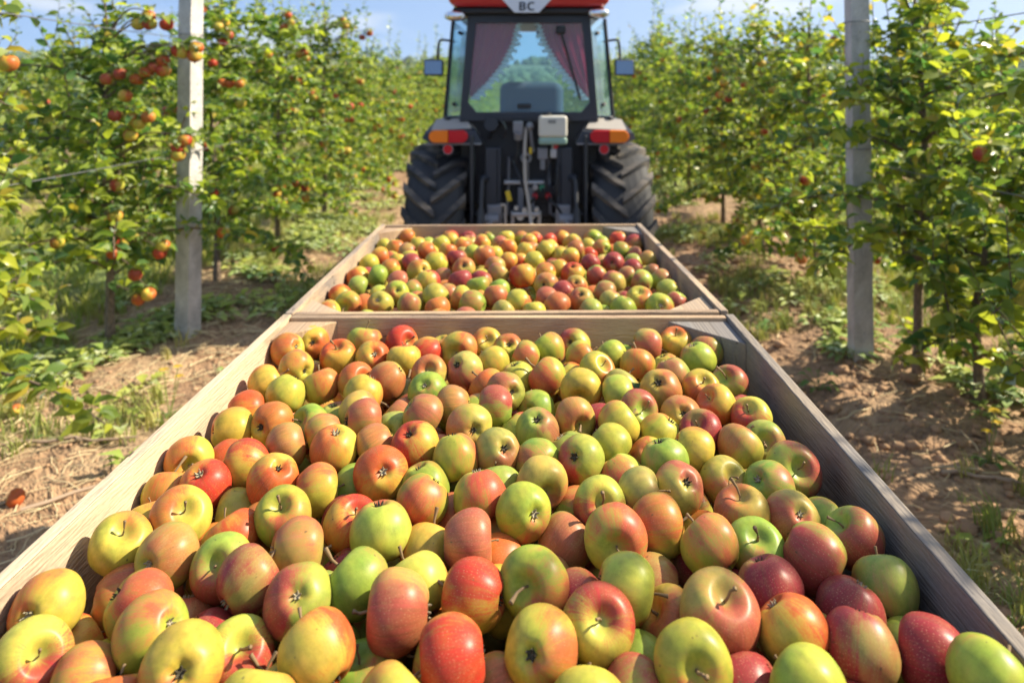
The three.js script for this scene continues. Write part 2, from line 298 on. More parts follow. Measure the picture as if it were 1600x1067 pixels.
// ---------------------------------------------------------------- apples: shapes and skins
function appleShape(seed, nu, nv) {
  const r = mulberry(seed), tall = 0.86 + r() * 0.11, taper = 0.03 + r() * 0.09, lob = 0.010 + r() * 0.026, sk = (r() - 0.5) * 0.22, cav = 0.30 + r() * 0.10, ph = r() * 6, off = r() * 50;
  const pos = [], uv = [], idx = [];
  for (let j = 0; j <= nv; j++) {
    const e = j / nv, t = Math.PI * (e - 0.10 * Math.sin(2 * Math.PI * e) * 0.9);
    for (let i = 0; i <= nu; i++) {
      const a = i / nu * 2 * Math.PI, s = Math.sin(t), c = Math.cos(t);
      let R = Math.pow(s, 0.88) * (1 + taper * c), y = tall * c;
      if (c > 0) y -= cav * 1.05 * Math.exp(-((s / 0.30) ** 2)) * tall; else y += cav * 0.72 * Math.exp(-((s / 0.26) ** 2)) * tall;
      const low = smooth(0.35, -0.9, c);
      R *= 1 + lob * Math.cos(5 * a + ph) * low * 1.2 + lob * 0.8 * Math.cos(2 * a + ph * 2) + 0.05 * noise(Math.cos(a) * s * 1.1 + off, c * 1.1, Math.sin(a) * s * 1.1);
      y += (c < 0 ? lob * 0.8 * Math.cos(5 * a + ph) * s * (1 - s) * 1.6 : 0) + sk * 0.35 * Math.cos(a) * s * 0.5;
      pos.push(Math.cos(a) * R, y, Math.sin(a) * R); uv.push(i / nu, e);
    }
  }
  for (let j = 0; j < nv; j++) for (let i = 0; i < nu; i++) { const p = j * (nu + 1) + i, q = p + nu + 1; if (j) idx.push(p, p + 1, q); if (j < nv - 1) idx.push(q, p + 1, q + 1); }
  const g = new THREE.BufferGeometry(); g.setAttribute('position', new THREE.Float32BufferAttribute(pos, 3)); g.setAttribute('uv', new THREE.Float32BufferAttribute(uv, 2)); g.setIndex(idx); g.computeVertexNormals();
  const n = g.attributes.normal, w = V();                      // one normal along the seam and at the poles
  for (let j = 0; j <= nv; j++) { const p = j * (nu + 1), q = p + nu; w.set(n.getX(p) + n.getX(q), n.getY(p) + n.getY(q), n.getZ(p) + n.getZ(q)).normalize(); n.setXYZ(p, w.x, w.y, w.z); n.setXYZ(q, w.x, w.y, w.z); }
  for (let i = 0; i <= nu; i++) { n.setXYZ(i, 0, 1, 0); n.setXYZ(nv * (nu + 1) + i, 0, -1, 0); }
  g.userData.top = tall * (1 - cav * 1.05); g.userData.bottom = -tall * (1 - cav * 0.72);
  return g;
}
const appleHi = Array.from({ length: 9 }, (_, i) => appleShape(100 + i, 40, 26)), appleLo = Array.from({ length: 5 }, (_, i) => appleShape(200 + i, 22, 14)), appleTiny = appleShape(300, 12, 8);
// ground colour, blush colour, how much blush, streaks, russet, dots
const SKINS = {
  R: [[0.52, 0.34, 0.05], [0.42, 0.028, 0.017], 0.80, 0.6, 0.3, 0.8], RO: [[0.52, 0.36, 0.05], [0.460, 0.081, 0.017], 0.68, 0.8, 0.4, 0.6],
  P: [[0.34, 0.24, 0.06], [0.26, 0.023, 0.030], 0.86, 0.6, 0.5, 1.2], PY: [[0.46, 0.42, 0.06], [0.36, 0.033, 0.028], 0.55, 0.9, 0.4, 0.9],
  O: [[0.52, 0.38, 0.05], [0.470, 0.133, 0.026], 0.58, 0.7, 0.5, 0.5], OY: [[0.46, 0.36, 0.045], [0.470, 0.147, 0.030], 0.44, 0.8, 0.5, 0.5],
  Y: [[0.42, 0.36, 0.045], [0.460, 0.162, 0.036], 0.28, 0.7, 0.5, 0.5], YO: [[0.43, 0.36, 0.045], [0.450, 0.133, 0.034], 0.38, 0.8, 0.5, 0.5],
  YG: [[0.32, 0.345, 0.04], [0.420, 0.130, 0.042], 0.30, 0.7, 0.4, 0.5], G: [[0.22, 0.295, 0.036], [0.36, 0.165, 0.048], 0.20, 0.6, 0.3, 0.5],
  GB: [[0.28, 0.31, 0.050], [0.35, 0.145, 0.053], 0.42, 0.7, 0.7, 0.5], GP: [[0.30, 0.35, 0.050], [0.34, 0.060, 0.043], 0.50, 0.7, 0.5, 0.8],
  M: [[0.34, 0.38, 0.050], [0.440, 0.090, 0.038], 0.48, 0.8, 0.4, 0.6], B: [[0.37, 0.30, 0.065], [0.38, 0.145, 0.052], 0.55, 0.7, 1.0, 0.5],
  BO: [[0.42, 0.32, 0.060], [0.400, 0.128, 0.038], 0.58, 0.7, 0.8, 0.5], BY: [[0.37, 0.31, 0.05], [0.420, 0.182, 0.048], 0.40, 0.7, 0.8, 0.5], BP: [[0.40, 0.33, 0.070], [0.38, 0.105, 0.053], 0.62, 0.7, 0.7, 0.7],
};
function skinTexture(code, seed) {
  const [ground, blush, amount, streak, russet, dots] = SKINS[code], off = seed * 13.7;
  return texture(512, 256, (u, v) => {
    const a = u * 2 * Math.PI, t = v * Math.PI, s = Math.sin(t), x = Math.cos(a) * s, y = Math.cos(t), z = Math.sin(a) * s;
    const big = fbm(x * 1.3 + off, y * 1.3, z * 1.3, 3), med = fbm(x * 4 - off, y * 4, z * 4, 3), fine = fbm(x * 22, y * 22 + off, z * 22, 2);
    const st = 0.55 * fbm(Math.cos(a) * 9 + off, v * 1.6 + med * 0.3, Math.sin(a) * 9, 3) + 0.75 * fbm(Math.cos(a) * 24, v * 3 + off, Math.sin(a) * 24, 3);
    let m = 1.05 * Math.cos(a - 1.2) * (0.4 + 0.6 * s) + big * 1.5 + streak * st * 0.75 + med * 0.45 + fine * 0.45 + (amount - 0.5) * 2.3;
    m -= 0.55 * Math.exp(-((v / 0.12) ** 2)) + 0.30 * Math.exp(-(((1 - v) / 0.10) ** 2));
    m = smooth(-0.62, 0.72, m); const mot = fbm(x * 34 + off, y * 34, z * 34, 2); m = clamp(m + mot * 0.6 * (1 - Math.abs(2 * m - 1)));
    const gv = 1 + med * 0.4 + big * 0.3 + mot * 0.22;
    let c = ground.map((g, k) => mix(g * gv * (k === 0 ? 1 + big * 0.4 : 1), blush[k] * (1 + st * 0.55 + fine * 0.3) * mix(1, [0.90, 0.62, 0.9][k], smooth(0.75, 1.0, m) * clamp(0.5 + big * 2.5)), m * (0.86 + 0.14 * clamp(st + 0.5))));
    const greenIn = Math.exp(-((v / 0.075) ** 2)) * 0.7;                                   // green round the stem
    c = [mix(c[0], 0.27, greenIn), mix(c[1], 0.29, greenIn), mix(c[2], 0.06, greenIn)];
    const rus = clamp(russet * (smooth(0.02, 0.42, fbm(x * 2.4 + 5 + off, y * 2.4, z * 2.4, 4) + fine * 0.5 + mot * 0.5) * 0.65 + 1.0 * Math.exp(-((v / 0.085) ** 2)) * clamp(0.45 + med * 2.2)));
    c = [mix(c[0], 0.36, rus * 0.7), mix(c[1], 0.235, rus * 0.7), mix(c[2], 0.09, rus * 0.7)];
    const du = u * 74 * Math.max(0.15, s), row = Math.floor(v * 38), dx = du + (row % 2) * 0.5, cell = Math.floor(dx), hx = noise(cell * 7.31, row * 3.77, seed) * 1.1, hy = noise(cell * 3.1 + 9, row * 5.3, seed) * 0.9;
    const dd = Math.hypot((dx - cell - 0.5 - hx * 0.8) * (0.092), (v * 38 - row - 0.5 - hy * 0.8) * 0.082), size = 0.003 + 0.011 * clamp(0.45 + hx * 1.3);
    const dot = (1 - smooth(size * 0.5, size * 1.3, dd)) * clamp(dots) * smooth(0.12, 0.3, v) * (0.2 + 0.4 * m);
    c = [mix(c[0], 0.62, dot), mix(c[1], 0.45, dot), mix(c[2], 0.24, dot)];
    const spot = Math.max(smooth(0.40, 0.47, fbm(x * 7 + off * 2, y * 7, z * 7, 2)) * 0.8, smooth(0.44, 0.52, fbm(x * 18 - off, y * 18, z * 18, 2)) * 0.7);
    return [mix(c[0], 0.10, spot), mix(c[1], 0.07, spot), mix(c[2], 0.03, spot)];
  }, true);
}
const skins = {};
{
  let seed = 1;
  for (const code of Object.keys(SKINS)) {
    skins[code] = [];
    for (let k = 0; k < (['Y', 'R', 'O', 'P', 'YG', 'YO', 'G', 'M'].includes(code) ? 2 : 1); k++) {
      const map = skinTexture(code, seed++);
      for (const tint of [[1, 1, 1], [1.0, 0.90, 0.9], [0.92, 1.0, 0.95]])
        skins[code].push(new THREE.MeshPhysicalMaterial({ map, color: new THREE.Color().setRGB(...tint), roughness: 0.38, clearcoat: 0.0, specularIntensity: 0.42 }));
    }
  }
}
const stemMat = std([0.20, 0.13, 0.06], 0.8), calyxMat = std([0.055, 0.045, 0.025], 0.9), budMat = std([0.30, 0.26, 0.17], 0.85);
const stemShapes = [0, 1, 2].map((k) => tube([V(0, -0.06, 0), V(0.02 * k, 0.18, 0.03), V(0.05 + 0.05 * k, 0.40, 0.02 * k), V(0.10 + 0.10 * k, 0.58 + 0.06 * k, 0.06 - 0.05 * k)], [0.045, 0.036, 0.038, 0.062], 7));
const calyxShape = (() => {
  const gs = [new THREE.CylinderGeometry(0.10, 0.10, 0.02, 10).translate(0, -0.02, 0)];
  for (let i = 0; i < 5; i++) { const a = i * 1.2566, p = []; for (let k = 0; k < 4; k++) { const t = k / 3, rr = 0.06 + 0.13 * t - 0.07 * t * t; p.push(V(Math.cos(a) * rr, -0.02 - 0.14 * t, Math.sin(a) * rr)); } gs.push(tube(p, [0.035, 0.035, 0.022, 0.006], 5)); }
  return merged(gs);
})();
const UP = V(0, 1, 0);
function dressApple(m, g, r, stem, calyx, salt) {
  const k = 1;
  if (stem) { const s = part('stem', stemShapes[salt % 3], stemMat, m); s.position.y = g.userData.top * k; s.rotation.y = salt * 1.7; s.scale.setScalar(0.72 + (salt % 5) * 0.12); }
  if (calyx) { const c = part('calyx', calyxShape, salt % 3 ? calyxMat : budMat, m); c.position.y = g.userData.bottom * k; c.rotation.y = salt; c.scale.setScalar(0.95 + (salt % 4) * 0.12); }
}
let appleCount = 0;
// one apple of the crates: skin, centre, radius, where its stem end points, which end shows, label
function A(code, x, y, z, r, ax, ay, az, end, label, rear = false) {
  const salt = appleCount++, list = skins[code], g = rear ? appleLo[salt % 5] : appleHi[salt % 9];
  const m = new THREE.Mesh(g, list[(salt * 7 + (salt >> 3)) % list.length]); m.name = numbered('apple'); m.castShadow = m.receiveShadow = true;
  m.position.set(x, y, z); m.scale.setScalar(r * 1.05);
  m.quaternion.setFromUnitVectors(UP, V(ax, ay, az).normalize()).multiply(new THREE.Quaternion().setFromAxisAngle(UP, salt * 2.39996));
  tag(m, label, 'apple', rear ? 'apples heaped in the far crate' : 'apples heaped in the near crate');
  dressApple(m, g, r, end === 's' || (!rear && end !== 'c'), end === 'c' || (!rear && end !== 's'), salt);
  scene.add(m); return m;
}

// ---------------------------------------------------------------- distant woods on the hills
{
  const r = mulberry(77), g = new THREE.IcosahedronGeometry(1, 3), p = g.attributes.position, v = V();
  for (let i = 0; i < p.count; i++) { v.fromBufferAttribute(p, i); v.multiplyScalar(0.75 + 0.6 * fbm(v.x * 2.6, v.y * 2.6, v.z * 2.6, 3)); p.setXYZ(i, v.x, v.y, v.z); }
  const cg = mergeVertices(g.deleteAttribute('normal').deleteAttribute('uv')); cg.computeVertexNormals();
  scatter('distant_woods', 'far line of woods on the low hills at the horizon', cg, std([1, 1, 1], 0.95), 5200, 78, (q) => {
    const a = (q() - 0.5) * 2.4, d = 230 + q() * 420, x = Math.sin(a) * d, z = -Math.cos(a) * d;
    if (fbm(x * 0.008, 2.2, z * 0.008, 3) < 0.02) return null;
    const y = q(); return { x, z, dy: 1.0, s: 2.2 + q() * 3.2, sy: 1.1, c: [0.045 + y * 0.05, 0.085 + y * 0.05, 0.035 + y * 0.02] };
  });
}

// ---------------------------------------------------------------- the tree rows
const TREE_GROUP = { L: 'apple trees of the row left of the track', R: 'apple trees of the row right of the track', LL: 'apple trees of the rows beyond the left row', RR: 'apple trees of the rows beyond the right row' };
function plantTree(x, z, turn, opts, label, group, detail, fruit = []) {
  const t = grow(opts.seed, opts), o = thing('apple_tree', label, 'apple tree', [x, groundHeight(x, z), z], turn, group);
  part('trunk', t.trunk, barkMat, o);
  o.updateMatrixWorld(true);
  {                                                              // the spurs that carry the fruit seen in the photograph
    const q = mulberry(opts.seed + 9), back = o.matrixWorld.clone().invert();
    for (const [fx, fy, fz, fr] of fruit) {
      const f = V(fx, fy + fr * 0.9, fz).applyMatrix4(back), s = t.onTrunk(f.y + 0.02 - 0.25 * Math.hypot(f.x, f.z)), m = s.clone().lerp(f, 0.55).add(V((q() - 0.5) * 0.1, 0.07, (q() - 0.5) * 0.1));
      part('branch', tube(new THREE.CatmullRomCurve3([s, m, f]).getPoints(8), [0.007, 0.0065, 0.006, 0.0055, 0.005, 0.0045, 0.004, 0.003, 0.002], 5, false), barkMat, o);
      for (let i = 0; i < 9; i++) { const a = q() * 6.283, c = i < 6 ? f : m; t.leaves.push({ p: c.clone().add(V((q() - 0.5) * 0.05, 0.02, (q() - 0.5) * 0.05)), d: V(Math.cos(a), 0.4 - q() * 0.7, Math.sin(a)).normalize(), n: V(q() - 0.5, 1, q() - 0.5), s: 0.7 + q() * 0.4, bend: q() * 0.4, c: leafColor(q, opts.yellow) }); }
    }
  }
  if (detail === 'near') { for (const l of t.limbs) part('branch', strip(l), barkMat, o); for (const g of t.shoots) part('top_shoot', g, barkMat, o); }
  else part('branches', strip([...t.limbs.flat(), ...t.shoots]), barkMat, o);
  o.updateMatrixWorld(true);
  let rest = t.leaves;
  if (opts.single) {                                             // the leaves nearest to the track, each a leaf of its own
    const w = V(), near = t.leaves.map((l) => [w.copy(l.p).applyMatrix4(o.matrixWorld).distanceTo(camera.position) - (w.y < 1.2 ? 0 : 0.05), l]).sort((a, b) => a[0] - b[0]).slice(0, opts.single).map((e) => e[1]);
    const set = new Set(near); rest = t.leaves.filter((l) => !set.has(l));
    for (const l of near) part('leaf', leafGeometry([l], HI), leafMat, o);
  }
  kind(part('foliage', leafGeometry(rest, detail === 'near' ? HI : LO, detail === 'near' ? 1 : detail === 'mid' ? 1.15 : 1.5), leafMat, o), 'stuff');
  const r = mulberry(opts.seed + 5), inv = o.matrixWorld.clone().invert();
  for (const [fx, fy, fz, fr] of fruit) hang(V(fx, fy, fz).applyMatrix4(inv), fr, o, r, detail);
  const outer = t.spots.map((p) => [Math.hypot(p.x, p.z), p]).sort((a, b) => b[0] - a[0]).slice(0, Math.ceil(t.spots.length * 0.45)).map((e) => e[1]);
  for (let i = 0; i < (opts.apples ?? 0) && outer.length; i++) { const s = outer[Math.floor(r() * outer.length)].clone(); s.x *= 1.06; s.z *= 1.06; hang(s.clone().add(V((r() - 0.5) * 0.08, -0.04, (r() - 0.5) * 0.08)), 0.030 + r() * 0.008, o, r, detail); }
  return o;
}
function hang(p, radius, tree, r, detail) {
  const codes = ['O', 'RO', 'R', 'R', 'PY', 'RO', 'O', 'M'], code = codes[Math.floor(r() * codes.length)];
  const m = part('apple', detail === 'near' ? appleLo[Math.floor(r() * 5)] : appleTiny, skins[code][Math.floor(r() * 3)], tree);
  m.position.copy(p); m.scale.setScalar(radius * 1.15); m.rotation.set((r() - 0.5) * 0.7, r() * 6.28, (r() - 0.5) * 0.7);
  if (detail === 'near') { const s = part('stem', stemShapes[0], stemMat, m); s.position.y = 0.55; }
}
const fruitAt = {                                              // where apples hang in the trees that show them plainly
  b: [[-2.37, 2.09, -4.25, 0.036], [-2.31, 2.14, -4.25, 0.036], [-2.30, 2.09, -4.25, 0.036], [-2.20, 2.09, -4.25, 0.036], [-2.10, 1.92, -4.25, 0.036], [-2.02, 1.95, -4.25, 0.036], [-2.13, 1.93, -4.25, 0.036], [-2.03, 1.90, -4.25, 0.036], [-2.38, 1.76, -4.25, 0.036], [-2.32, 1.80, -4.25, 0.036], [-2.27, 1.83, -4.25, 0.036], [-2.22, 1.87, -4.25, 0.036], [-2.22, 1.81, -4.25, 0.036], [-2.45, 1.66, -4.25, 0.036], [-2.51, 1.54, -4.25, 0.036], [-2.31, 1.53, -4.25, 0.036], [-2.41, 1.52, -4.25, 0.036], [-2.37, 1.49, -4.25, 0.036], [-2.42, 1.42, -4.25, 0.036], [-2.09, 1.39, -4.25, 0.036], [-2.13, 1.34, -4.25, 0.036], [-2.13, 1.30, -4.25, 0.036], [-2.50, 1.12, -4.25, 0.036], [-2.51, 0.93, -4.25, 0.036], [-2.56, 1.76, -4.25, 0.036], [-2.48, 1.79, -4.25, 0.036], [-2.37, 0.43, -4.25, 0.036], [-2.31, 0.46, -4.25, 0.036], [-2.50, 0.78, -4.25, 0.036], [-2.52, 0.71, -4.25, 0.036], [-2.22, 0.75, -4.25, 0.036], [-2.39, 0.58, -4.25, 0.036], [-2.24, 0.71, -4.25, 0.036], [-2.86, 0.77, -4.25, 0.036]],
  c: [[-2.69, 2.35, -5.75, 0.036], [-2.50, 2.24, -5.75, 0.036], [-2.47, 2.14, -5.75, 0.036], [-2.52, 2.08, -5.75, 0.036], [-2.52, 1.75, -5.75, 0.036], [-2.46, 1.74, -5.75, 0.036], [-2.38, 1.74, -5.75, 0.036], [-2.37, 1.58, -5.75, 0.036], [-2.65, 1.23, -5.75, 0.036], [-2.63, 0.93, -5.75, 0.036], [-2.59, 0.86, -5.75, 0.036], [-2.60, 1.91, -5.75, 0.036], [-2.43, 0.71, -5.75, 0.036]],
  d: [[-2.45, 2.44, -7.10, 0.036], [-2.42, 2.37, -7.10, 0.036], [-2.49, 2.32, -7.10, 0.036], [-2.40, 1.82, -7.10, 0.036], [-2.31, 1.79, -7.10, 0.036], [-2.46, 1.62, -7.10, 0.036], [-2.48, 1.56, -7.10, 0.036], [-2.41, 1.52, -7.10, 0.036], [-2.21, 1.65, -7.10, 0.036], [-2.19, 1.62, -7.10, 0.036], [-2.43, 0.98, -7.10, 0.036], [-2.33, 2.05, -7.10, 0.036], [-2.28, 2.07, -7.10, 0.036], [-2.27, 2.01, -7.10, 0.036], [-2.52, 0.72, -7.10, 0.036], [-2.56, 0.64, -7.10, 0.036], [-2.50, 0.54, -7.10, 0.036], [-2.27, 0.60, -7.10, 0.036]],
  e: [[-2.56, 1.43, -8.60, 0.036], [-2.50, 1.10, -8.60, 0.036], [-2.44, 1.02, -8.60, 0.036], [-2.29, 2.54, -8.60, 0.036], [-2.30, 2.47, -8.60, 0.036], [-1.97, 2.38, -8.60, 0.036], [-2.06, 2.33, -8.60, 0.036], [-2.26, 2.47, -8.60, 0.036], [-2.85, 2.12, -8.60, 0.036], [-2.77, 1.85, -8.60, 0.036], [-2.38, 1.61, -8.60, 0.036]],
  f: [[1.85, 2.06, -7.00, 0.036], [1.87, 1.90, -7.00, 0.036], [2.30, 1.95, -7.00, 0.036], [1.92, 1.76, -7.00, 0.036], [1.88, 1.64, -7.00, 0.036], [1.97, 1.60, -7.00, 0.036], [2.13, 1.74, -7.00, 0.036], [3.02, 2.19, -7.00, 0.036], [3.12, 2.08, -7.00, 0.036], [2.54, 1.53, -7.00, 0.036], [2.62, 1.49, -7.00, 0.036], [2.33, 1.28, -7.00, 0.036], [2.93, 1.61, -7.00, 0.036], [2.41, 1.69, -7.00, 0.036]],
  a: [[-2.23, 1.81, -3.00, 0.036]],
};

plantTree(-2.80, -3.05, 0.4, { low: 0.35, seed: 501, h: 2.45, yellow: 1.15, apples: 3, single: 170, reach: 0.85, density: 0.85, branches: 33 }, 'yellow-green apple tree at the left edge, nearest of the left row', TREE_GROUP.L, 'near', fruitAt.a);
plantTree(-2.72, -4.55, 1.3, { low: 0.42, seed: 502, h: 2.5, reach: 0.62, density: 0.9, yellow: 0.45, apples: 2, single: 150, branches: 32 }, 'fruit laden apple tree just in front of the left concrete post', TREE_GROUP.L, 'near', fruitAt.b);
plantTree(-2.70, -6.05, 2.2, { seed: 503, h: 2.85, density: 1.15, low: 0.32, yellow: 0.35, apples: 20, branches: 32 }, 'dark leafed apple tree just behind the left concrete post', TREE_GROUP.L, 'near', fruitAt.c);
plantTree(-2.68, -7.45, 0.9, { seed: 504, h: 2.95, density: 1.15, low: 0.3, yellow: 0.5, apples: 26, branches: 31 }, 'apple tree second behind the left concrete post, tall bare top shoots', TREE_GROUP.L, 'near', fruitAt.d);
plantTree(-2.62, -8.95, 3.3, { seed: 505, h: 3.05, density: 1.1, low: 0.3, yellow: 0.6, apples: 26, branches: 31 }, 'tall apple tree left of the tractor, third behind the concrete post', TREE_GROUP.L, 'near', fruitAt.e);
plantTree(2.50, -2.75, 0.3, { seed: 511, h: 3.0, yellow: 1.1, apples: 2, single: 170, reach: 0.95, low: 0.30, branches: 29 }, 'apple tree at the right edge of view, nearest of the right row', TREE_GROUP.R, 'near');
plantTree(2.38, -3.72, 2.0, { seed: 512, h: 1.3, yellow: 1.0, apples: 0, single: 90, reach: 0.55, low: 0.16, branches: 15 }, 'low young apple sapling right of the right concrete post', TREE_GROUP.R, 'near');
plantTree(2.25, -4.08, 1.1, { seed: 513, h: 2.60, yellow: 1.0, density: 1.15, apples: 3, single: 130, low: 0.55, branches: 28, reach: 0.8 }, 'yellow-green apple tree with bent trunk beside the right concrete post', TREE_GROUP.R, 'near');
plantTree(2.42, -6.00, 2.9, { low: 0.22, seed: 514, h: 2.60, yellow: 0.9, apples: 13, branches: 33 }, 'apple tree behind the right concrete post, first past it', TREE_GROUP.R, 'near');
plantTree(2.40, -7.35, 0.2, { low: 0.22, seed: 515, h: 2.75, yellow: 0.8, apples: 26, branches: 33 }, 'apple tree second past the right concrete post', TREE_GROUP.R, 'near', fruitAt.f);
plantTree(2.36, -8.60, 4.0, { low: 0.22, seed: 516, h: 2.80, yellow: 0.8, apples: 15, branches: 33 }, 'apple tree third past the right concrete post, beside the tractor', TREE_GROUP.R, 'near');
// one more of the near row on each side, behind the camera, throws its shade on the crates
plantTree(2.45, -1.25, 1.9, { seed: 517, h: 3.1, yellow: 0.9, branches: 28, low: 0.6 }, 'apple tree just outside the right edge, shading the near crate', TREE_GROUP.R, 'mid');
plantTree(2.52, 0.20, 0.7, { seed: 518, h: 2.6, yellow: 0.9, branches: 20, low: 0.8 }, 'apple tree of the right row level with the camera', TREE_GROUP.R, 'mid');
{
  const opts = [{ low: 0.25, h: 2.8, yellow: 0.6, apples: 24, branches: 30 }, { low: 0.25, h: 2.6, yellow: 0.8, apples: 18, branches: 30 }, { low: 0.3, h: 2.95, yellow: 0.5, apples: 26, branches: 31 }, { low: 0.25, h: 2.7, yellow: 0.7, apples: 18, branches: 29 }];
  const mids = opts.map((o, i) => null), fars = opts.map(() => null), r = mulberry(900);
  const ORD = ['first', 'second', 'third', 'fourth', 'fifth', 'sixth', 'seventh', 'eighth', 'ninth'];
  const row = (x0, z0, n, step, text, group, pool, detail, jitter = 0.12) => {
    for (let i = 0; i < n; i++) {
      const label = text.replace('#', ORD[i]);
      const k = Math.floor(r() * 4), x = x0 + (r() - 0.5) * 2 * jitter, z = z0 - i * step - (r() - 0.5) * 0.4, turn = r() * 6.283, s = 0.84 + r() * 0.30;
      let o;
      if (!pool[k]) o = pool[k] = plantTree(x, z, turn, { ...opts[k], seed: 600 + k + (detail === 'mid' ? 0 : 40), density: detail === 'mid' ? 0.9 : 0.55, apples: detail === 'mid' ? opts[k].apples : 0 }, label, group, detail);
      else { o = pool[k].clone(); o.name = numbered('apple_tree'); scene.add(o); tag(o, label, 'apple tree', group); }
      o.position.set(x, groundHeight(x, z), z); o.rotation.y = turn; o.scale.setScalar(s);
    }
  };
  row(ROW_L, -10.4, 9, 1.42, '# apple tree of the left row past the tall one left of the tractor', TREE_GROUP.L, mids, 'mid');
  row(ROW_R, -10.0, 9, 1.42, '# apple tree of the right row past those right of the tractor wheel', TREE_GROUP.R, mids, 'mid');
  row(ROW_L, -23.3, 14, 1.9, 'small far apple tree at the distant end of the left row', TREE_GROUP.L, fars, 'far');
  row(ROW_R, -22.9, 14, 1.9, 'small far apple tree at the distant end of the right row', TREE_GROUP.R, fars, 'far');
  row(-7.3, -5.2, 9, 1.5, '# apple tree of the second row, seen through gaps in the left row', TREE_GROUP.LL, mids, 'mid');
  row(7.0, -4.6, 9, 1.5, '# apple tree of the second row, seen through gaps in the right row', TREE_GROUP.RR, mids, 'mid');
  row(-7.3, -19.0, 9, 2.2, 'far apple tree of the second row left, small in the distance', TREE_GROUP.LL, fars, 'far');
  row(7.0, -18.4, 9, 2.2, 'far apple tree of the second row right, small in the distance', TREE_GROUP.RR, fars, 'far');
  row(-12.0, -9.0, 12, 2.2, 'apple tree in the third row beyond the left alley', TREE_GROUP.LL, fars, 'far');
  row(11.6, -8.5, 12, 2.2, 'apple tree in the third row beyond the right alley', TREE_GROUP.RR, fars, 'far');
}

// ---------------------------------------------------------------- concrete posts and trellis wires
const concrete = new THREE.MeshStandardMaterial({ map: texture(512, 512, (u, v) => { const a = tileNoise(u, v, 7, 4, 2), b = tileNoise(u, v, 60, 3, 8), p = smooth(0.30, 0.40, tileNoise(u, v, 40, 2, 4)); const s = clamp(0.86 + a * 0.45 + b * 0.25 - p * 0.35, 0.2, 1.1); return [0.58 * s, 0.555 * s, 0.52 * s]; }, true), bumpMap: texture(512, 512, (u, v) => { const s = 0.6 + tileNoise(u, v, 60, 3, 8) * 0.5 - 0.5 * smooth(0.30, 0.40, tileNoise(u, v, 40, 2, 4)); return [s, s, s]; }), bumpScale: 0.006, roughness: 0.92 });
const wireMat = std([0.22, 0.22, 0.23], 0.5, 0.7);
function post(x, z, turn, lean, label) {
  const o = thing('concrete_post', label, 'post', [x, groundHeight(x, z) - 0.03, z], turn, 'concrete trellis posts');
  o.rotation.z = lean;
  const w0 = 0.134, w1 = 0.124, h = 2.85, g = new THREE.ExtrudeGeometry(new THREE.Shape([[-1, -1], [1, -1], [1, 1], [-1, 1]].map(([a, b]) => new THREE.Vector2(a * w0 / 2, b * w0 / 2))), { depth: h, steps: 24, bevelEnabled: true, bevelThickness: 0.012, bevelSize: -0.010, bevelOffset: 0, bevelSegments: 2 });
  g.rotateX(-Math.PI / 2);
  const p = g.attributes.position, uv = g.attributes.uv, n = g.attributes.normal;
  for (let i = 0; i < p.count; i++) { const t = clamp(p.getY(i) / h), s = mix(1, w1 / w0, t); p.setX(i, p.getX(i) * s + 0.003 * noise(p.getY(i) * 6, 1, x)); p.setZ(i, p.getZ(i) * s + 0.003 * noise(p.getY(i) * 6, 5, x)); uv.setXY(i, (Math.abs(n.getX(i)) > 0.5 ? p.getZ(i) : p.getX(i)) * 1.6 + x, p.getY(i) * 1.1); }
  part('shaft', g, concrete, o);
  for (const y of [1.29, 2.06]) part('wire_tie', at(new THREE.TorusGeometry(0.082, 0.003, 5, 20), 0, y, 0, Math.PI / 2), wireMat, o).scale.set(0.95, 1, 0.95);
  return o;
}
post(-2.31, -4.74, -0.33, -0.012, 'grey concrete post left of the crates, rising out of frame');
post(2.02, -4.30, -0.06, 0.012, 'grey concrete post right of the crates, behind a bent trunk');
function wire(x, y, za, zb, sag, label, group) { const pts = []; for (let i = 0; i <= 40; i++) { const t = i / 40; pts.push(V(x + 0.01 * Math.sin(t * 9), y - sag * Math.sin(t * Math.PI * 5) ** 2, mix(za, zb, t))); } tag(part('trellis_wire', tube(pts, 0.0028, 5), wireMat, scene), label, 'wire', group); }
wire(-2.38, 2.07, 1, -46, 0.03, 'thin upper trellis wire along the left tree row', 'trellis wires');
wire(-2.38, 1.29, 1, -46, 0.03, 'thin lower trellis wire along the left tree row', 'trellis wires');
wire(2.09, 2.05, 1, -46, 0.03, 'thin upper trellis wire along the right tree row', 'trellis wires');
wire(2.09, 1.27, 1, -46, 0.03, 'thin lower trellis wire along the right tree row', 'trellis wires');

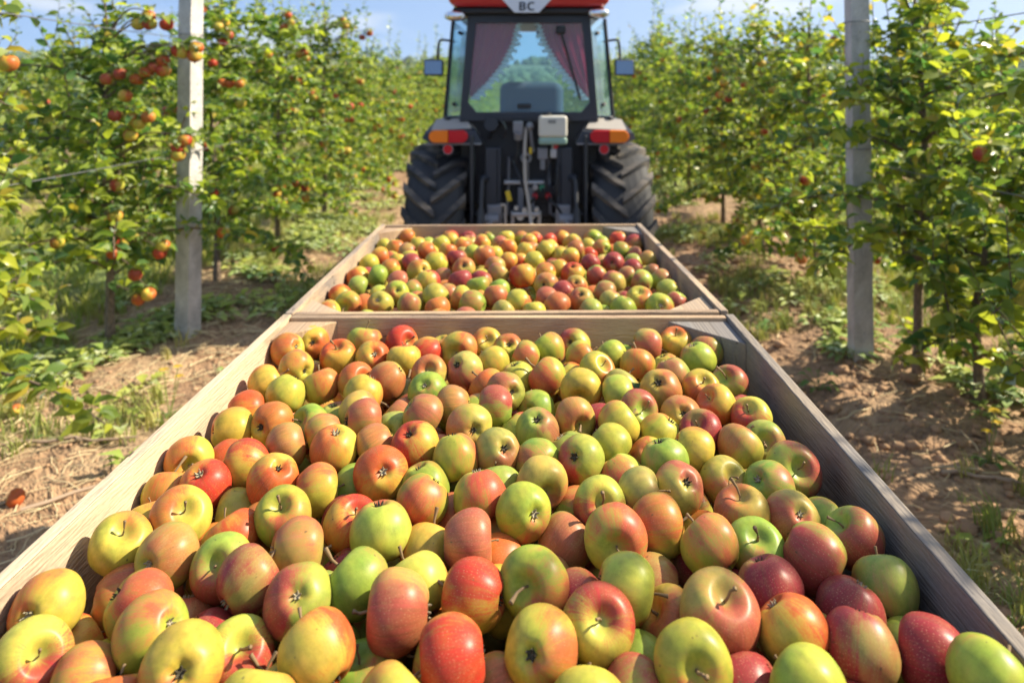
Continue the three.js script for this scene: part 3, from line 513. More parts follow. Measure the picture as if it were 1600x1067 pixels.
// ---------------------------------------------------------------- wooden crates
function woodTexture(seed, base, dark, grey, stain) {
  return texture(1024, 512, (u, v) => {
    const cu = Math.cos(u * 6.2832), su = Math.sin(u * 6.2832), w = tileNoise(u, v, 4, 3, seed) * 0.16;
    const ring = fbm(cu * 0.7 + seed, v * 17 + w * 22, su * 0.7, 4), fibre = fbm(cu * 6 + seed, v * 170, su * 6, 3), fibre2 = fbm(cu * 3 - seed, v * 80 + w * 30, su * 3, 3);
    const blot = tileNoise(u, v, 5, 4, seed + 4), wide = tileNoise(u, v, 2.2, 3, seed + 2), fine = tileNoise(u, v, 190, 2, seed);
    const t = clamp(0.42 + ring * 0.55 + fibre * 0.26 + blot * 0.75 + wide * 0.5);
    let c = base.map((x, k) => mix(x, dark[k], t));
    const g = clamp(grey * (0.55 + blot * 1.6 + wide * 1.3 + fibre * 0.4)); c = c.map((x, k) => mix(x, [0.175, 0.172, 0.172][k] * (0.75 + t * 0.5), g));
    const s = stain * smooth(0.06, 0.42, wide + blot * 0.5 + fibre * 0.12); c = c.map((x) => x * (1 - 0.55 * s));
    const saw = 1 + 0.05 * Math.sin(u * 6.2832 * 150 + w * 60) * smooth(0.0, 0.3, blot);
    const crack = smooth(0.30, 0.36, fibre2) * smooth(-0.05, 0.2, blot) * 0.6;
    for (const [ku, kv] of [[0.18, 0.32], [0.63, 0.71], [0.87, 0.18], [0.41, 0.90]]) { const d = Math.hypot((u - ku) * 30, (v - kv) * 24), k = Math.exp(-d * d * 1.4) + 0.35 * Math.exp(-((d - 1.2) ** 2) * 12); c = c.map((x, i) => mix(x, [0.15, 0.08, 0.04][i], k * 0.7)); }
    const speck = smooth(0.30, 0.38, tileNoise(u, v, 46, 2, seed + 9)) * smooth(0.0, 0.22, blot) * 0.75;
    return c.map((x) => x * saw * (1 + fine * 0.22) * (1 - speck) * (1 - crack));
  }, true);
}
const woodBump = texture(1024, 512, (u, v) => { const cu = Math.cos(u * 6.2832), su = Math.sin(u * 6.2832), a = fbm(cu * 6, v * 170, su * 6, 3), b = fbm(cu * 3, v * 80, su * 3, 3), s = 0.5 + a * 0.45 + b * 0.4 + tileNoise(u, v, 8, 3, 2) * 0.4; return [s, s, s]; });
const wood = (seed, base, dark, grey, stain) => { const t = woodTexture(seed, base, dark, grey, stain); t.repeat.set(0.8, 1.7); const b = woodBump; b.repeat.set(0.8, 1.7); return new THREE.MeshStandardMaterial({ map: t, bumpMap: b, bumpScale: 0.0028, roughness: 0.85 }); };
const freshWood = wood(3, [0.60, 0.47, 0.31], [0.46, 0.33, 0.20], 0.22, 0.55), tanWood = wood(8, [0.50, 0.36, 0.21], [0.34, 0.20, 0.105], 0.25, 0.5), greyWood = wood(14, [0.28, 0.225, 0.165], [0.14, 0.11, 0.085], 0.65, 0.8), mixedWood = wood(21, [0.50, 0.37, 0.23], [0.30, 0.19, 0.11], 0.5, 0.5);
const nailMat = std([0.10, 0.085, 0.075], 0.6, 0.6), steel = std([0.10, 0.10, 0.105], 0.5, 0.6);
function plank(parent, L, H, T, axis, x, y, z, material, salt, nails = true) {
  const g = axis === 0 ? rbox(L, H, T, 0.0035) : rbox(T, H, L, 0.0035);
  woodUV(g, axis, salt * 0.713, salt * 0.291);
  const m = part('plank', g, material, parent); m.position.set(x, y, z); m.rotation.set(0, 0, 0);
  if (nails) for (const e of [-1, 1]) for (const k of [-0.3, 0.28]) { const n = part('nail', new THREE.SphereGeometry(0.0045, 8, 6), nailMat, m); const o = e * (L / 2 - 0.03 - 0.012 * Math.abs(k)); const side = axis === 0 ? 1 : (x > 0 ? -1 : 1); if (axis === 0) n.position.set(o, k * H, side * T / 2), n.scale.set(1, 1, 0.4); else n.position.set(side * T / 2, k * H, o), n.scale.set(0.4, 1, 1); }
  return m;
}
// a bin: four walls of planks round triangular corner posts, on a floor; the origin lies at the middle of its floor
function crate(label, [x, y, z], turn, pitch, roll, L, leftWood, rightWood, nearWood, farWood, rightDrop = 0) {
  const o = thing('wooden_crate', label, 'crate', [x, y, z], turn, 'wooden apple crates'); o.rotation.order = 'YXZ'; o.rotation.x = pitch; o.rotation.z = roll;
  const W = 1.10, T = 0.021, H = 0.60, rows = [[0.60 - 0.205, 0.205], [0.60 - 0.205 - 0.006 - 0.19, 0.19], [0, 0.187]];
  rows.forEach(([b, h], k) => {
    plank(o, L - 0.002, h, T, 2, -W / 2 + T / 2, b + h / 2, 0, leftWood, k + 1); plank(o, L - 0.002, h, T, 2, W / 2 - T / 2, b + h / 2, 0, rightWood, k + 5);
    plank(o, W - 2 * T - 0.002, h - 0.003, T, 0, 0, b + h / 2 - 0.0015, -L / 2 + T / 2, farWood, k + 9); plank(o, W - 2 * T - 0.002, h - 0.003, T, 0, 0, b + h / 2 - 0.0015, L / 2 - T / 2, nearWood, k + 13);
  });
  for (let k = 0; k < 6; k++) { const f = part('floor_plank', woodUV(rbox(W - 2 * T - 0.004, 0.018, L / 6 - 0.012, 0.003), 0, k * 0.37, k * 0.2), mixedWood, o); f.position.set(0, 0.012, -L / 2 + L / 12 + k * L / 6 + (k === 0 ? 0.008 : k === 5 ? -0.008 : 0)); }
  const leg = (sx, sz, a, mat, salt) => {
    const s = new THREE.Shape([new THREE.Vector2(0, 0), new THREE.Vector2(a, 0), new THREE.Vector2(0, a * 1.05)]), g = new THREE.ExtrudeGeometry(s, { depth: 0.56, bevelEnabled: true, bevelSize: 0.002, bevelThickness: 0.002, bevelSegments: 1, bevelOffset: -0.002 });
    g.rotateX(-Math.PI / 2);                                             // shape y -> -z, depth -> y
    const m = part('corner_block', woodUV(g, 1, salt * 0.3, salt * 0.17), mat, o);
    m.scale.set(sx, 1, sz); m.position.set(-sx * (W / 2 - T - 0.001), 0.026, sz * (L / 2 - T - 0.001));
  };
  leg(1, 1, 0.13, mixedWood, 1); leg(-1, 1, 0.14, mixedWood, 2); leg(1, -1, 0.115, tanWood, 3); leg(-1, -1, 0.142, greyWood, 4);
  return o;
}
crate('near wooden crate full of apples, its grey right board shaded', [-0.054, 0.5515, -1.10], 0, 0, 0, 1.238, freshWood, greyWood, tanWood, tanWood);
crate('far wooden crate full of apples, just behind the tractor', [-0.069, 0.540, -2.352], 0.0205, -0.0148, 0, 1.238, mixedWood, mixedWood, tanWood, tanWood);

// ---------------------------------------------------------------- the trailer that carries them
const rubber = new THREE.MeshStandardMaterial({ color: new THREE.Color().setRGB(0.022, 0.023, 0.026), roughness: 0.72, bumpMap: texture(256, 256, (u, v) => { const s = 0.5 + tileNoise(u, v, 24, 4, 6); return [s, s, s]; }), bumpScale: 0.002 });
const dustyRubber = new THREE.MeshStandardMaterial({ map: texture(256, 256, (u, v) => { const d = clamp(0.36 + tileNoise(u, v, 6, 4, 2) * 1.4 + tileNoise(u, v, 40, 2, 5) * 0.4); return [mix(0.024, 0.20, d), mix(0.026, 0.165, d), mix(0.032, 0.13, d)]; }, true), roughness: 0.8 });
{
  const o = thing('flat_trailer', 'low steel trailer under the two apple crates', 'trailer', [-0.06, 0, -1.73]);
  for (let k = 0; k < 5; k++) { const p = part('deck_plank', woodUV(rbox(0.212, 0.03, 2.56, 0.003), 2, k * 0.4, k * 0.3), mixedWood, o); p.position.set(-0.436 + k * 0.218, 0.512, 0); }
  for (const s of [-1, 1]) part('side_rail', at(rbox(0.06, 0.09, 2.56, 0.006), s * 0.40, 0.451, 0), steel, o);
  for (const z of [-1.0, 0, 1.0]) part('cross_member', at(rbox(0.73, 0.06, 0.05, 0.005), 0, 0.45, z), steel, o);
  part('axle', bar([-0.62, 0.30, 0.05], [0.62, 0.30, 0.05], 0.028, 12), steel, o);
  for (const s of [-1, 1]) part('axle_bracket', at(rbox(0.05, 0.14, 0.10, 0.006), s * 0.40, 0.345, 0.05), steel, o);
  for (const s of [-1, 1]) { const w = part('wheel', at(new THREE.TorusGeometry(0.22, 0.085, 14, 36), s * 0.60, 0.302, 0.05, 0, Math.PI / 2), rubber, o); part('rim', at(cyl(0.145, 0.145, 0.12, 24), s * 0.60, 0.302, 0.05, 0, 0, Math.PI / 2), std([0.35, 0.06, 0.04], 0.5), w); }
  part('drawbar', bar([0, 0.45, -1.26], [0.07, 0.47, -3.02], 0.035, 10), steel, o);
  part('tow_eye', at(new THREE.TorusGeometry(0.05, 0.016, 10, 24), 0.07, 0.47, -3.07, Math.PI / 2), steel, o);
}

// ---------------------------------------------------------------- the tractor
{
  const navy = std([0.020, 0.024, 0.034], 0.5), black = std([0.016, 0.017, 0.020], 0.6), dark = std([0.030, 0.032, 0.038], 0.62), grey = std([0.20, 0.20, 0.215], 0.5, 0.2), silver = std([0.42, 0.42, 0.43], 0.42, 0.7), red = new THREE.MeshPhysicalMaterial({ color: new THREE.Color().setRGB(0.52, 0.025, 0.030), roughness: 0.35, clearcoat: 0.6, clearcoatRoughness: 0.15 });
  const dusty = new THREE.MeshStandardMaterial({ map: texture(256, 256, (u, v) => { const d = clamp(0.42 + tileNoise(u, v, 5, 4, 3) * 1.2 + tileNoise(u, v, 50, 2, 5) * 0.4); return [mix(0.10, 0.36, d), mix(0.10, 0.33, d), mix(0.11, 0.29, d)]; }, true), roughness: 0.7 });
  const glass = new THREE.MeshPhysicalMaterial({ color: new THREE.Color().setRGB(0.70, 0.90, 0.95), roughness: 0.05, transmission: 0.91, thickness: 0, ior: 1.5 });
  const blueGlass = new THREE.MeshPhysicalMaterial({ color: new THREE.Color().setRGB(0.52, 0.74, 0.86), roughness: 0.10, transmission: 0.82, thickness: 0, ior: 1.6 });
  const chrome = std([0.75, 0.76, 0.78], 0.18, 1), lens = new THREE.MeshPhysicalMaterial({ color: new THREE.Color().setRGB(0.85, 0.88, 0.90), roughness: 0.25, clearcoat: 1, clearcoatRoughness: 0.1 });
  const lampRed = new THREE.MeshPhysicalMaterial({ color: new THREE.Color().setRGB(0.50, 0.008, 0.014), roughness: 0.4, specularIntensity: 0.5 }), lampOrange = new THREE.MeshPhysicalMaterial({ color: new THREE.Color().setRGB(0.85, 0.20, 0.008), roughness: 0.4, specularIntensity: 0.5 });
  const Z = -5.45, t = thing('tractor', 'red roofed orchard tractor seen from behind, pulling the crates', 'tractor', [-0.012, 0, Z]);
  // wheels: tyre with chevron lugs
  const WR = 0.605, WW = 0.42;
  for (const s of [-1, 1]) {
    const pr = [[0.33, -0.17], [0.42, -0.205], [0.52, -0.212], [0.575, -0.195], [0.598, -0.15], [WR, -0.08], [WR + 0.004, 0], [WR, 0.08], [0.598, 0.15], [0.575, 0.195], [0.52, 0.212], [0.42, 0.205], [0.33, 0.17], [0.33, -0.17]].map(([a, b]) => new THREE.Vector2(a, b));
    const tyre = part('tyre', at(new THREE.LatheGeometry(pr, 64), s * 0.668, 0.645, 0, 0, 0, Math.PI / 2), rubber, t);
    const N = 20;
    for (let k = 0; k < N; k++) for (const e of [-1, 1]) {
      const sh = [], n = 6, a0 = (k + (e > 0 ? 0.5 : 0)) / N * 2 * Math.PI, top = [], bot = [], pos = [], idx = [];
      for (let i = 0; i <= n; i++) {
        const f = i / n, w = e * mix(-0.012, 0.222, f), lag = 0.30 * f * (0.8 + 0.4 * f), wd = mix(0.050, 0.075, f), rt = 0.645 - 0.035 * Math.max(0, f - 0.6) / 0.4 * 1.1, rb = 0.585 - 0.06 * Math.max(0, f - 0.75) / 0.25;
        for (const [rr, side] of [[rb, -1.35], [rt, -0.8], [rt, 0.8], [rb, 1.35]]) { const a = a0 + lag + side * wd * 0.5 / 0.62; pos.push(s * 0.668 + w, 0.645 + Math.sin(a) * rr, Math.cos(a) * rr); }
      }
      for (let i = 0; i < n; i++) for (let q = 0; q < 3; q++) { const b = i * 4 + q; idx.push(b, b + 1, b + 4, b + 1, b + 5, b + 4); }
      for (const b of [0, n * 4]) idx.push(b, b + 1, b + 2, b, b + 2, b + 3);
      const g = new THREE.BufferGeometry(); g.setAttribute('position', new THREE.Float32BufferAttribute(pos, 3)); g.setAttribute('uv', new THREE.Float32BufferAttribute(pos.flatMap((_, i) => i % 3 ? [] : [pos[i + 1] * 2 + k * 0.3, pos[i + 2] * 2]), 2)); g.setIndex(idx);
      const c = toCreasedNormals(g, 0.6); part('tread_lug', c, dustyRubber, tyre);
    }
    part('wheel_rim', [at(cyl(0.34, 0.34, 0.30, 40), s * 0.668, 0.645, 0, 0, 0, Math.PI / 2), at(cyl(0.10, 0.12, 0.40, 24), s * 0.668, 0.645, 0, 0, 0, Math.PI / 2)], std([0.45, 0.44, 0.42], 0.5, 0.3), t);
  }
  part('axle_housing', [at(cyl(0.12, 0.12, 1.0, 24), 0, 0.645, 0, 0, 0, Math.PI / 2), at(new THREE.SphereGeometry(0.21, 24, 16), 0, 0.645, 0)], dark, t);
  part('transmission_case', at(rbox(0.40, 0.62, 0.72, 0.04, 3), 0, 0.82, -0.16), black, t);
  part('rear_cover', at(rbox(0.34, 0.36, 0.05, 0.02, 3), 0, 0.93, 0.222), dark, t);
  for (const s of [-1, 1]) {
    part('inner_fender', at(rbox(0.022, 0.78, 0.92, 0.008), s * 0.405, 0.98, 0.02), dark, t);
    part('fender_strut', [at(rbox(0.085, 0.46, 0.05, 0.01), s * 0.27, 1.05, 0.40), at(rbox(0.03, 0.46, 0.07, 0.006), s * 0.215, 1.05, 0.37)], navy, t);
    // fender with bevelled outer edge, light on its rear face
    const P = (x, y, z) => V(s * x, y, z);
    part('fender', new ConvexGeometry([P(0.33, 1.315, 0.44), P(0.70, 1.315, 0.44), P(0.765, 1.345, 0.42), P(0.75, 1.385, 0.415), P(0.38, 1.40, 0.43), P(0.46, 1.480, 0.24), P(0.69, 1.468, 0.24), P(0.46, 1.485, -0.55), P(0.69, 1.475, -0.55), P(0.765, 1.34, -0.55), P(0.33, 1.315, -0.55)]), navy, t);
    part('fender_top', new ConvexGeometry([P(0.41, 1.418, 0.410), P(0.705, 1.405, 0.400), P(0.465, 1.488, 0.245), P(0.685, 1.476, 0.245), P(0.41, 1.410, 0.400), P(0.705, 1.397, 0.388), P(0.465, 1.478, 0.235), P(0.685, 1.466, 0.235)]), dusty, t);
    part('fender_lip', at(rbox(0.40, 0.014, 0.06, 0.005), s * 0.54, 1.308, 0.42), grey, t);
    const half = (sign, mat, name) => {
      const sh = new THREE.Shape(), w = 0.128, r = 0.040; sh.moveTo(0, -r); sh.lineTo(sign * (w - r), -r); sh.absarc(sign * (w - r), 0, r, -Math.PI / 2, Math.PI / 2, sign < 0); sh.lineTo(0, r); sh.closePath();
      part(name, new THREE.ExtrudeGeometry(sh, { depth: 0.03, bevelEnabled: true, bevelSize: 0.004, bevelThickness: 0.010, bevelSegments: 3, curveSegments: 16 }).translate(s * 0.572 + sign * 0.005, 1.363, 0.437), mat, t);
    };
    half(s, lampOrange, 'indicator_light'); half(-s, lampRed, 'tail_light');
    const ref = part('reflector', at(cyl(0.034, 0.034, 0.016, 28), s * 0.555 - 0.02, 1.272, 0.45, Math.PI / 2), lampRed, t);
    part('reflector_rim', at(new THREE.TorusGeometry(0.035, 0.004, 8, 28), s * 0.555 - 0.02, 1.272, 0.456), grey, ref);
  }
  // cab
  const zR = 0.30, zF = -1.05, yB = 1.50, yT = 2.215, iB = 0.475, iT = 0.415, oB = 0.632, oT = 0.570, zC = 0.10;
  const frame = new THREE.Shape([[-iB - 0.028, yB - 0.03], [iB + 0.028, yB - 0.03], [iT + 0.028, yT + 0.02], [-iT - 0.028, yT + 0.02]].map((p) => new THREE.Vector2(...p)));
  frame.holes.push(new THREE.Path([[-iB + 0.028, yB + 0.10], [-iB + 0.09, yB + 0.028], [iB - 0.09, yB + 0.028], [iB - 0.028, yB + 0.10], [iT - 0.024, yT - 0.03], [-iT + 0.024, yT - 0.03]].map((p) => new THREE.Vector2(...p))));
  part('rear_window_frame', new THREE.ExtrudeGeometry(frame, { depth: 0.025, bevelEnabled: true, bevelSize: 0.004, bevelThickness: 0.004, bevelSegments: 2 }).translate(0, 0, zR - 0.012), navy, t);
  const pane = new THREE.Shape([[-iB + 0.02, yB + 0.02], [iB - 0.02, yB + 0.02], [iT - 0.018, yT - 0.022], [-iT + 0.018, yT - 0.022]].map((p) => new THREE.Vector2(...p)));
  part('rear_window', new THREE.ShapeGeometry(pane).translate(0, 0, zR), glass, t);
  const quad = (a, b, c, d, mat, name, parent = t) => { const g = new THREE.BufferGeometry(); g.setAttribute('position', new THREE.Float32BufferAttribute([...a, ...b, ...c, ...d], 3)); g.setAttribute('uv', new THREE.Float32BufferAttribute([0, 0, 1, 0, 1, 1, 0, 1], 2)); g.setIndex([0, 1, 2, 0, 2, 3]); g.computeVertexNormals(); return part(name, g, mat, parent); };
  for (const s of [-1, 1]) {
    quad([s * (iB + 0.03), yB, zR - 0.005], [s * oB, yB, zC], [s * oT, yT, zC], [s * (iT + 0.03), yT, zR - 0.005], blueGlass, 'quarter_window');
    part('corner_pillar', tube([V(s * (oB + 0.006), yB - 0.02, zC), V(s * (oT + 0.006), yT + 0.02, zC)], [0.016, 0.014], 10), black, t);
    quad([s * oB, yB, zC - 0.01], [s * oB, yB, zF + 0.05], [s * oT, yT, zF + 0.05], [s * oT, yT, zC - 0.01], glass, 'side_window');
    part('front_pillar', tube([V(s * oB, yB - 0.5, zF), V(s * (oT - 0.02), yT + 0.02, zF + 0.06)], [0.03, 0.026], 10), black, t);
    for (const f of [0.12, 0.86]) part('window_hinge', at(cyl(0.014, 0.014, 0.03, 14), s * (mix(iB, iT, f) + 0.085), mix(yB, yT, f), zR - 0.075, Math.PI / 2 - 0.3, s * 0.8), black, t);
    part('cab_sill', at(rbox(0.17, 0.03, 0.04, 0.008), s * 0.56, yB - 0.016, zC + 0.10, 0, -s * 0.9), navy, t);
    part('door_panel', at(rbox(0.03, 0.62, 0.75, 0.01), s * 0.60, yB - 0.33, -0.66), red, t);
    // mirror on its bent arm
    part('mirror_arm', curve([[s * oT, 2.06, zC - 0.05], [s * (oT + 0.05), 2.07, zC - 0.02], [s * (oT + 0.105), 2.07, zC], [s * (oT + 0.118), 2.03, zC], [s * (oT + 0.122), 1.90, zC]], 0.009, 8, 24), black, t);
    const head = part('mirror_head', at(rbox(0.15, 0.125, 0.05, 0.018, 3), s * (oT + 0.155), 1.862, zC), navy, t);
    part('mirror_glass', at(rbox(0.132, 0.105, 0.008, 0.003), s * (oT + 0.155), 1.862, zC + 0.026), std([0.20, 0.24, 0.30], 0.15, 1), head);
    // work light under the roof edge
    const wl = part('work_light', at(new THREE.SphereGeometry(1, 24, 16).scale(0.078, 0.040, 0.045), s * 0.515 - 0.015, 2.235 + s * 0.010, zR + 0.10), chrome, t);
    const ln = new THREE.SphereGeometry(1, 24, 12, 0, 6.2832, 0, 1.35); part('light_lens', at(ln.scale(0.070, 0.022, 0.034).rotateX(Math.PI / 2), s * 0.515 - 0.015, 2.235 + s * 0.010, zR + 0.118), lens, wl);
    part('light_bracket', bar([s * 0.50, 2.245, zR + 0.03], [s * 0.515, 2.285, zR - 0.02], 0.012), black, t);
  }
  quad([-oB, yB - 0.3, zF], [oB, yB - 0.3, zF], [oT - 0.02, yT, zF + 0.06], [-oT + 0.02, yT, zF + 0.06], glass, 'windscreen');
  part('rear_wall', at(rbox(1.0, 0.62, 0.03, 0.01), 0, yB - 0.34, zR - 0.05), black, t);
  part('cab_floor', at(rbox(1.15, 0.04, 1.2, 0.01), 0, 0.98, -0.42), black, t);
  // roof: rounded red cap over a dark trim and a pale headliner
  const cap = rbox(1.16, 0.17, 1.62, 0.07, 5); { const p = cap.attributes.position; for (let i = 0; i < p.count; i++) if (p.getY(i) > 0) { p.setX(i, p.getX(i) * 0.90); p.setY(i, p.getY(i) + 0.03 * (1 - (p.getX(i) / 0.6) ** 2)); } cap.computeVertexNormals(); }
  part('roof', at(cap, 0, 2.375, -0.33), red, t);
  part('roof_trim', at(rbox(1.10, 0.045, 1.50, 0.015), 0, 2.2645, -0.36), black, t);
  part('headliner', at(rbox(0.98, 0.012, 1.30, 0.004), 0, 2.232, -0.38), std([0.42, 0.36, 0.24], 0.9), t);
  // the white plate and its letters
  const ps = new THREE.Shape([[-0.085, -0.135], [0.085, -0.135], [0.175, -0.04], [0.175, 0.04], [0.085, 0.135], [-0.085, 0.135], [-0.175, 0.04], [-0.175, -0.04]].map((p) => new THREE.Vector2(...p)));
  const plate = part('sign_plate', new THREE.ExtrudeGeometry(ps, { depth: 0.006, bevelEnabled: true, bevelSize: 0.002, bevelThickness: 0.002, bevelSegments: 2 }).translate(-0.015, 2.375, zR + 0.185), std([0.62, 0.64, 0.68], 0.5), t);
  part('plate_bracket', at(rbox(0.12, 0.03, 0.12, 0.006), -0.015, 2.36, zR + 0.13), black, t);
  const font = await new FontLoader().loadAsync('fonts/droid/droid_sans_bold.typeface.json');
  const txt = new TextGeometry('BC', { font, size: 0.060, depth: 0.003, curveSegments: 6 }); txt.computeBoundingBox(); const bb = txt.boundingBox;
  part('lettering', txt.scale(1.12, 1, 1).translate(-0.012 - (bb.max.x - bb.min.x) * 1.12 / 2 - 0.004, 2.253, zR + 0.1935), std([0.03, 0.032, 0.04], 0.6), plate);
  // inside: seat, curtains with ruffled white trim, mirror
  part('seat_back', at(rbox(0.52, 0.66, 0.16, 0.079, 6), 0.02, 1.43, -0.28, -0.12), std([0.05, 0.075, 0.12], 0.85), t);
  part('seat_cushion', at(rbox(0.50, 0.14, 0.48, 0.05, 4), 0.02, 1.16, -0.52), std([0.035, 0.045, 0.075], 0.85), t);
  part('dashboard', at(rbox(0.80, 0.34, 0.24, 0.06, 4), 0, 1.32, -0.88), black, t);
  part('steering_wheel', at(new THREE.TorusGeometry(0.19, 0.014, 10, 36), 0, 1.56, -0.74, -1.0), black, t);
  part('interior_mirror', at(rbox(0.20, 0.095, 0.03, 0.014, 3), 0.155, 2.135, zR - 0.10), std([0.04, 0.055, 0.10], 0.35), t);
  const cloth = new THREE.MeshPhysicalMaterial({ color: new THREE.Color().setRGB(0.50, 0.026, 0.065), roughness: 1, transmission: 0.5, thickness: 0, sheen: 0.4, side: THREE.DoubleSide }), white = new THREE.MeshPhysicalMaterial({ color: new THREE.Color().setRGB(0.88, 0.90, 0.90), roughness: 1, transmission: 0.5, thickness: 0, side: THREE.DoubleSide });
  for (const s of [-1, 1]) {
    const inner = s < 0 ? [[0, 0.085], [0.28, 0.125], [0.55, 0.205], [0.76, 0.30], [0.92, 0.39], [1, 0.43]] : [[0, 0.075], [0.28, 0.13], [0.55, 0.225], [0.76, 0.325], [0.92, 0.40], [1, 0.435]];
    const edge = (f) => { let i = 0; while (i < inner.length - 2 && f > inner[i + 1][0]) i++; const [a, x] = inner[i], [b, y] = inner[i + 1]; return mix(x, y, (f - a) / (b - a)); };
    const sheet = (name, mat, f0, f1, x0, x1, nu, nv, wave, amp, zo) => {
      const pos = [], uv = [], idx = [];
      for (let j = 0; j <= nv; j++) for (let i = 0; i <= nu; i++) { const f = mix(f0, f1, j / nv), k = i / nu, x = mix(x0(f), x1(f), k), y = mix(2.19, 1.62, f); pos.push(s * x, y - (name === 'curtain' ? 0.02 * k * f : 0), zR - 0.055 + zo + amp * Math.sin(wave(k, f)) ); uv.push(k, f); }
      for (let j = 0; j < nv; j++) for (let i = 0; i < nu; i++) { const p = j * (nu + 1) + i, q = p + nu + 1; idx.push(p, p + 1, q, q, p + 1, q + 1); }
      const g = new THREE.BufferGeometry(); g.setAttribute('position', new THREE.Float32BufferAttribute(pos, 3)); g.setAttribute('uv', new THREE.Float32BufferAttribute(uv, 2)); g.setIndex(idx); g.computeVertexNormals(); return part(name, g, mat, t);
    };
    const c = sheet('curtain', cloth, 0, 0.94, edge, (f) => mix(0.40, 0.445, f), 40, 24, (k, f) => k * 30 * (1 - 0.3 * f) + f * 2, 0.010, 0);
    const e = sheet('curtain_trim', white, 0, 1, (f) => edge(f) - 0.028 - 0.010 * Math.sin(f * 90) - 0.03 * f, (f) => edge(f) + 0.010, 6, 160, (k, f) => f * 120 + k * 3, 0.014, 0.012);
    for (let k = 0; k < 9; k++) part('pom_pom', at(new THREE.IcosahedronGeometry(0.015, 2), s * (edge(0.18 + k * 0.095) - 0.045 - 0.003 * k), mix(2.19, 1.62, 0.18 + k * 0.095), zR - 0.04), white, e);
  }
  part('wiper_arm', bar([0.235, 2.11, zR + 0.035], [0.375, 1.62, zR + 0.035], 0.009), black, t);
  part('wiper_motor', at(rbox(0.07, 0.06, 0.05, 0.015, 3), 0.232, 2.13, zR + 0.03), black, t);
  part('window_latch', at(rbox(0.10, 0.035, 0.035, 0.010, 3), -0.035, yB + 0.075, zR + 0.02), black, t);
  // things hung on the back below the window
  const tank = part('washer_tank', at(rbox(0.205, 0.155, 0.11, 0.022, 4), 0.172, 1.432, zR + 0.09), new THREE.MeshPhysicalMaterial({ color: new THREE.Color().setRGB(0.72, 0.70, 0.62), roughness: 0.5, transmission: 0.3, thickness: 0 }), t);
  part('washer_fluid', at(rbox(0.203, 0.052, 0.108, 0.018, 4), 0.172, 1.3275, zR + 0.09), new THREE.MeshPhysicalMaterial({ color: new THREE.Color().setRGB(0.33, 0.50, 0.42), roughness: 0.4, transmission: 0.3, thickness: 0 }), tank);
  part('tank_cap', at(cyl(0.03, 0.03, 0.022, 20), 0.13, 1.520, zR + 0.09), black, tank);
  part('tank_label', at(rbox(0.055, 0.026, 0.002, 0.0008), 0.165, 1.468, zR + 0.1462), std([0.22, 0.22, 0.20], 0.7), tank);
  part('work_lamp', [at(cyl(0.050, 0.040, 0.09, 20), -0.265, 1.435, zR + 0.06, 1.25, 0, 0.5), bar([-0.27, 1.40, zR + 0.02], [-0.29, 1.34, zR - 0.02], 0.014)], black, t);
  part('cable_loop', curve([[-0.24, 1.47, zR + 0.05], [-0.19, 1.46, zR + 0.09], [-0.165, 1.40, zR + 0.10], [-0.19, 1.35, zR + 0.06], [-0.23, 1.36, zR + 0.03]], 0.008), black, t);
  part('trailer_socket', [at(rbox(0.075, 0.085, 0.05, 0.012, 3), -0.078, 1.425, zR + 0.07), at(cyl(0.034, 0.034, 0.05, 20), -0.075, 1.365, zR + 0.075, 0.4)], grey, t);
  part('bracket_bar', at(rbox(0.62, 0.035, 0.04, 0.006), 0, 1.475, zR + 0.015), black, t);
  part('socket_stay', bar([-0.075, 1.34, zR + 0.07], [-0.095, 1.14, 0.30], 0.012), dark, t);
  part('lever_rod', [bar([0.008, 1.42, zR + 0.06], [0.03, 1.24, 0.33], 0.014), at(new THREE.SphereGeometry(0.03, 16, 12), 0.006, 1.43, zR + 0.06)], grey, t);
  const hoseMat = std([0.36, 0.31, 0.26], 0.6); part('air_hose', curve([[-0.022, 1.42, zR + 0.05], [-0.03, 1.25, 0.42], [-0.026, 1.06, 0.48], [-0.004, 0.92, 0.53], [0.015, 0.78, 0.60], [0.03, 0.64, 0.75]], 0.013, 8, 40), hoseMat, t);
  const yel = std([0.70, 0.48, 0.02], 0.5), rd = std([0.50, 0.02, 0.03], 0.45), grn = std([0.05, 0.30, 0.16], 0.5);
  part('yellow_tag', at(rbox(0.035, 0.075, 0.012, 0.005), -0.145, 0.935, 0.42, 0, 0, 0.25), yel, t);
  part('yellow_knob', at(rbox(0.022, 0.05, 0.02, 0.006), 0.012, 1.255, 0.37), yel, t);
  part('valve_block', [at(rbox(0.075, 0.085, 0.07, 0.01), 0.10, 1.235, 0.36), at(cyl(0.022, 0.022, 0.10, 14), 0.10, 1.17, 0.37)], grey, t);
  part('valve_block', [at(rbox(0.085, 0.07, 0.06, 0.01), 0.195, 1.235, 0.36), at(cyl(0.018, 0.018, 0.06, 14), 0.18, 1.285, 0.37)], silver, t);
  part('red_cap', at(cyl(0.018, 0.020, 0.045, 16), 0.195, 1.295, 0.385), rd, t);
  part('coupler_plate', at(rbox(0.26, 0.09, 0.03, 0.008), 0.105, 0.955, 0.30), dark, t);
  for (const [x, y, m] of [[0.045, 0.925, rd], [0.095, 0.985, grn], [0.14, 0.925, rd], [0.19, 0.985, black], [0.045, 0.99, silver]]) part('hydraulic_coupler', at(cyl(0.019, 0.023, 0.075, 16), x, y, 0.345, Math.PI / 2), m, t);
  part('top_link_bracket', [at(rbox(0.045, 0.17, 0.10, 0.01), -0.06, 0.90, 0.28), at(rbox(0.045, 0.17, 0.10, 0.01), 0.02, 0.90, 0.28)], grey, t);
  part('top_link_plate', at(rbox(0.30, 0.03, 0.09, 0.01), -0.035, 1.02, 0.30), silver, t);
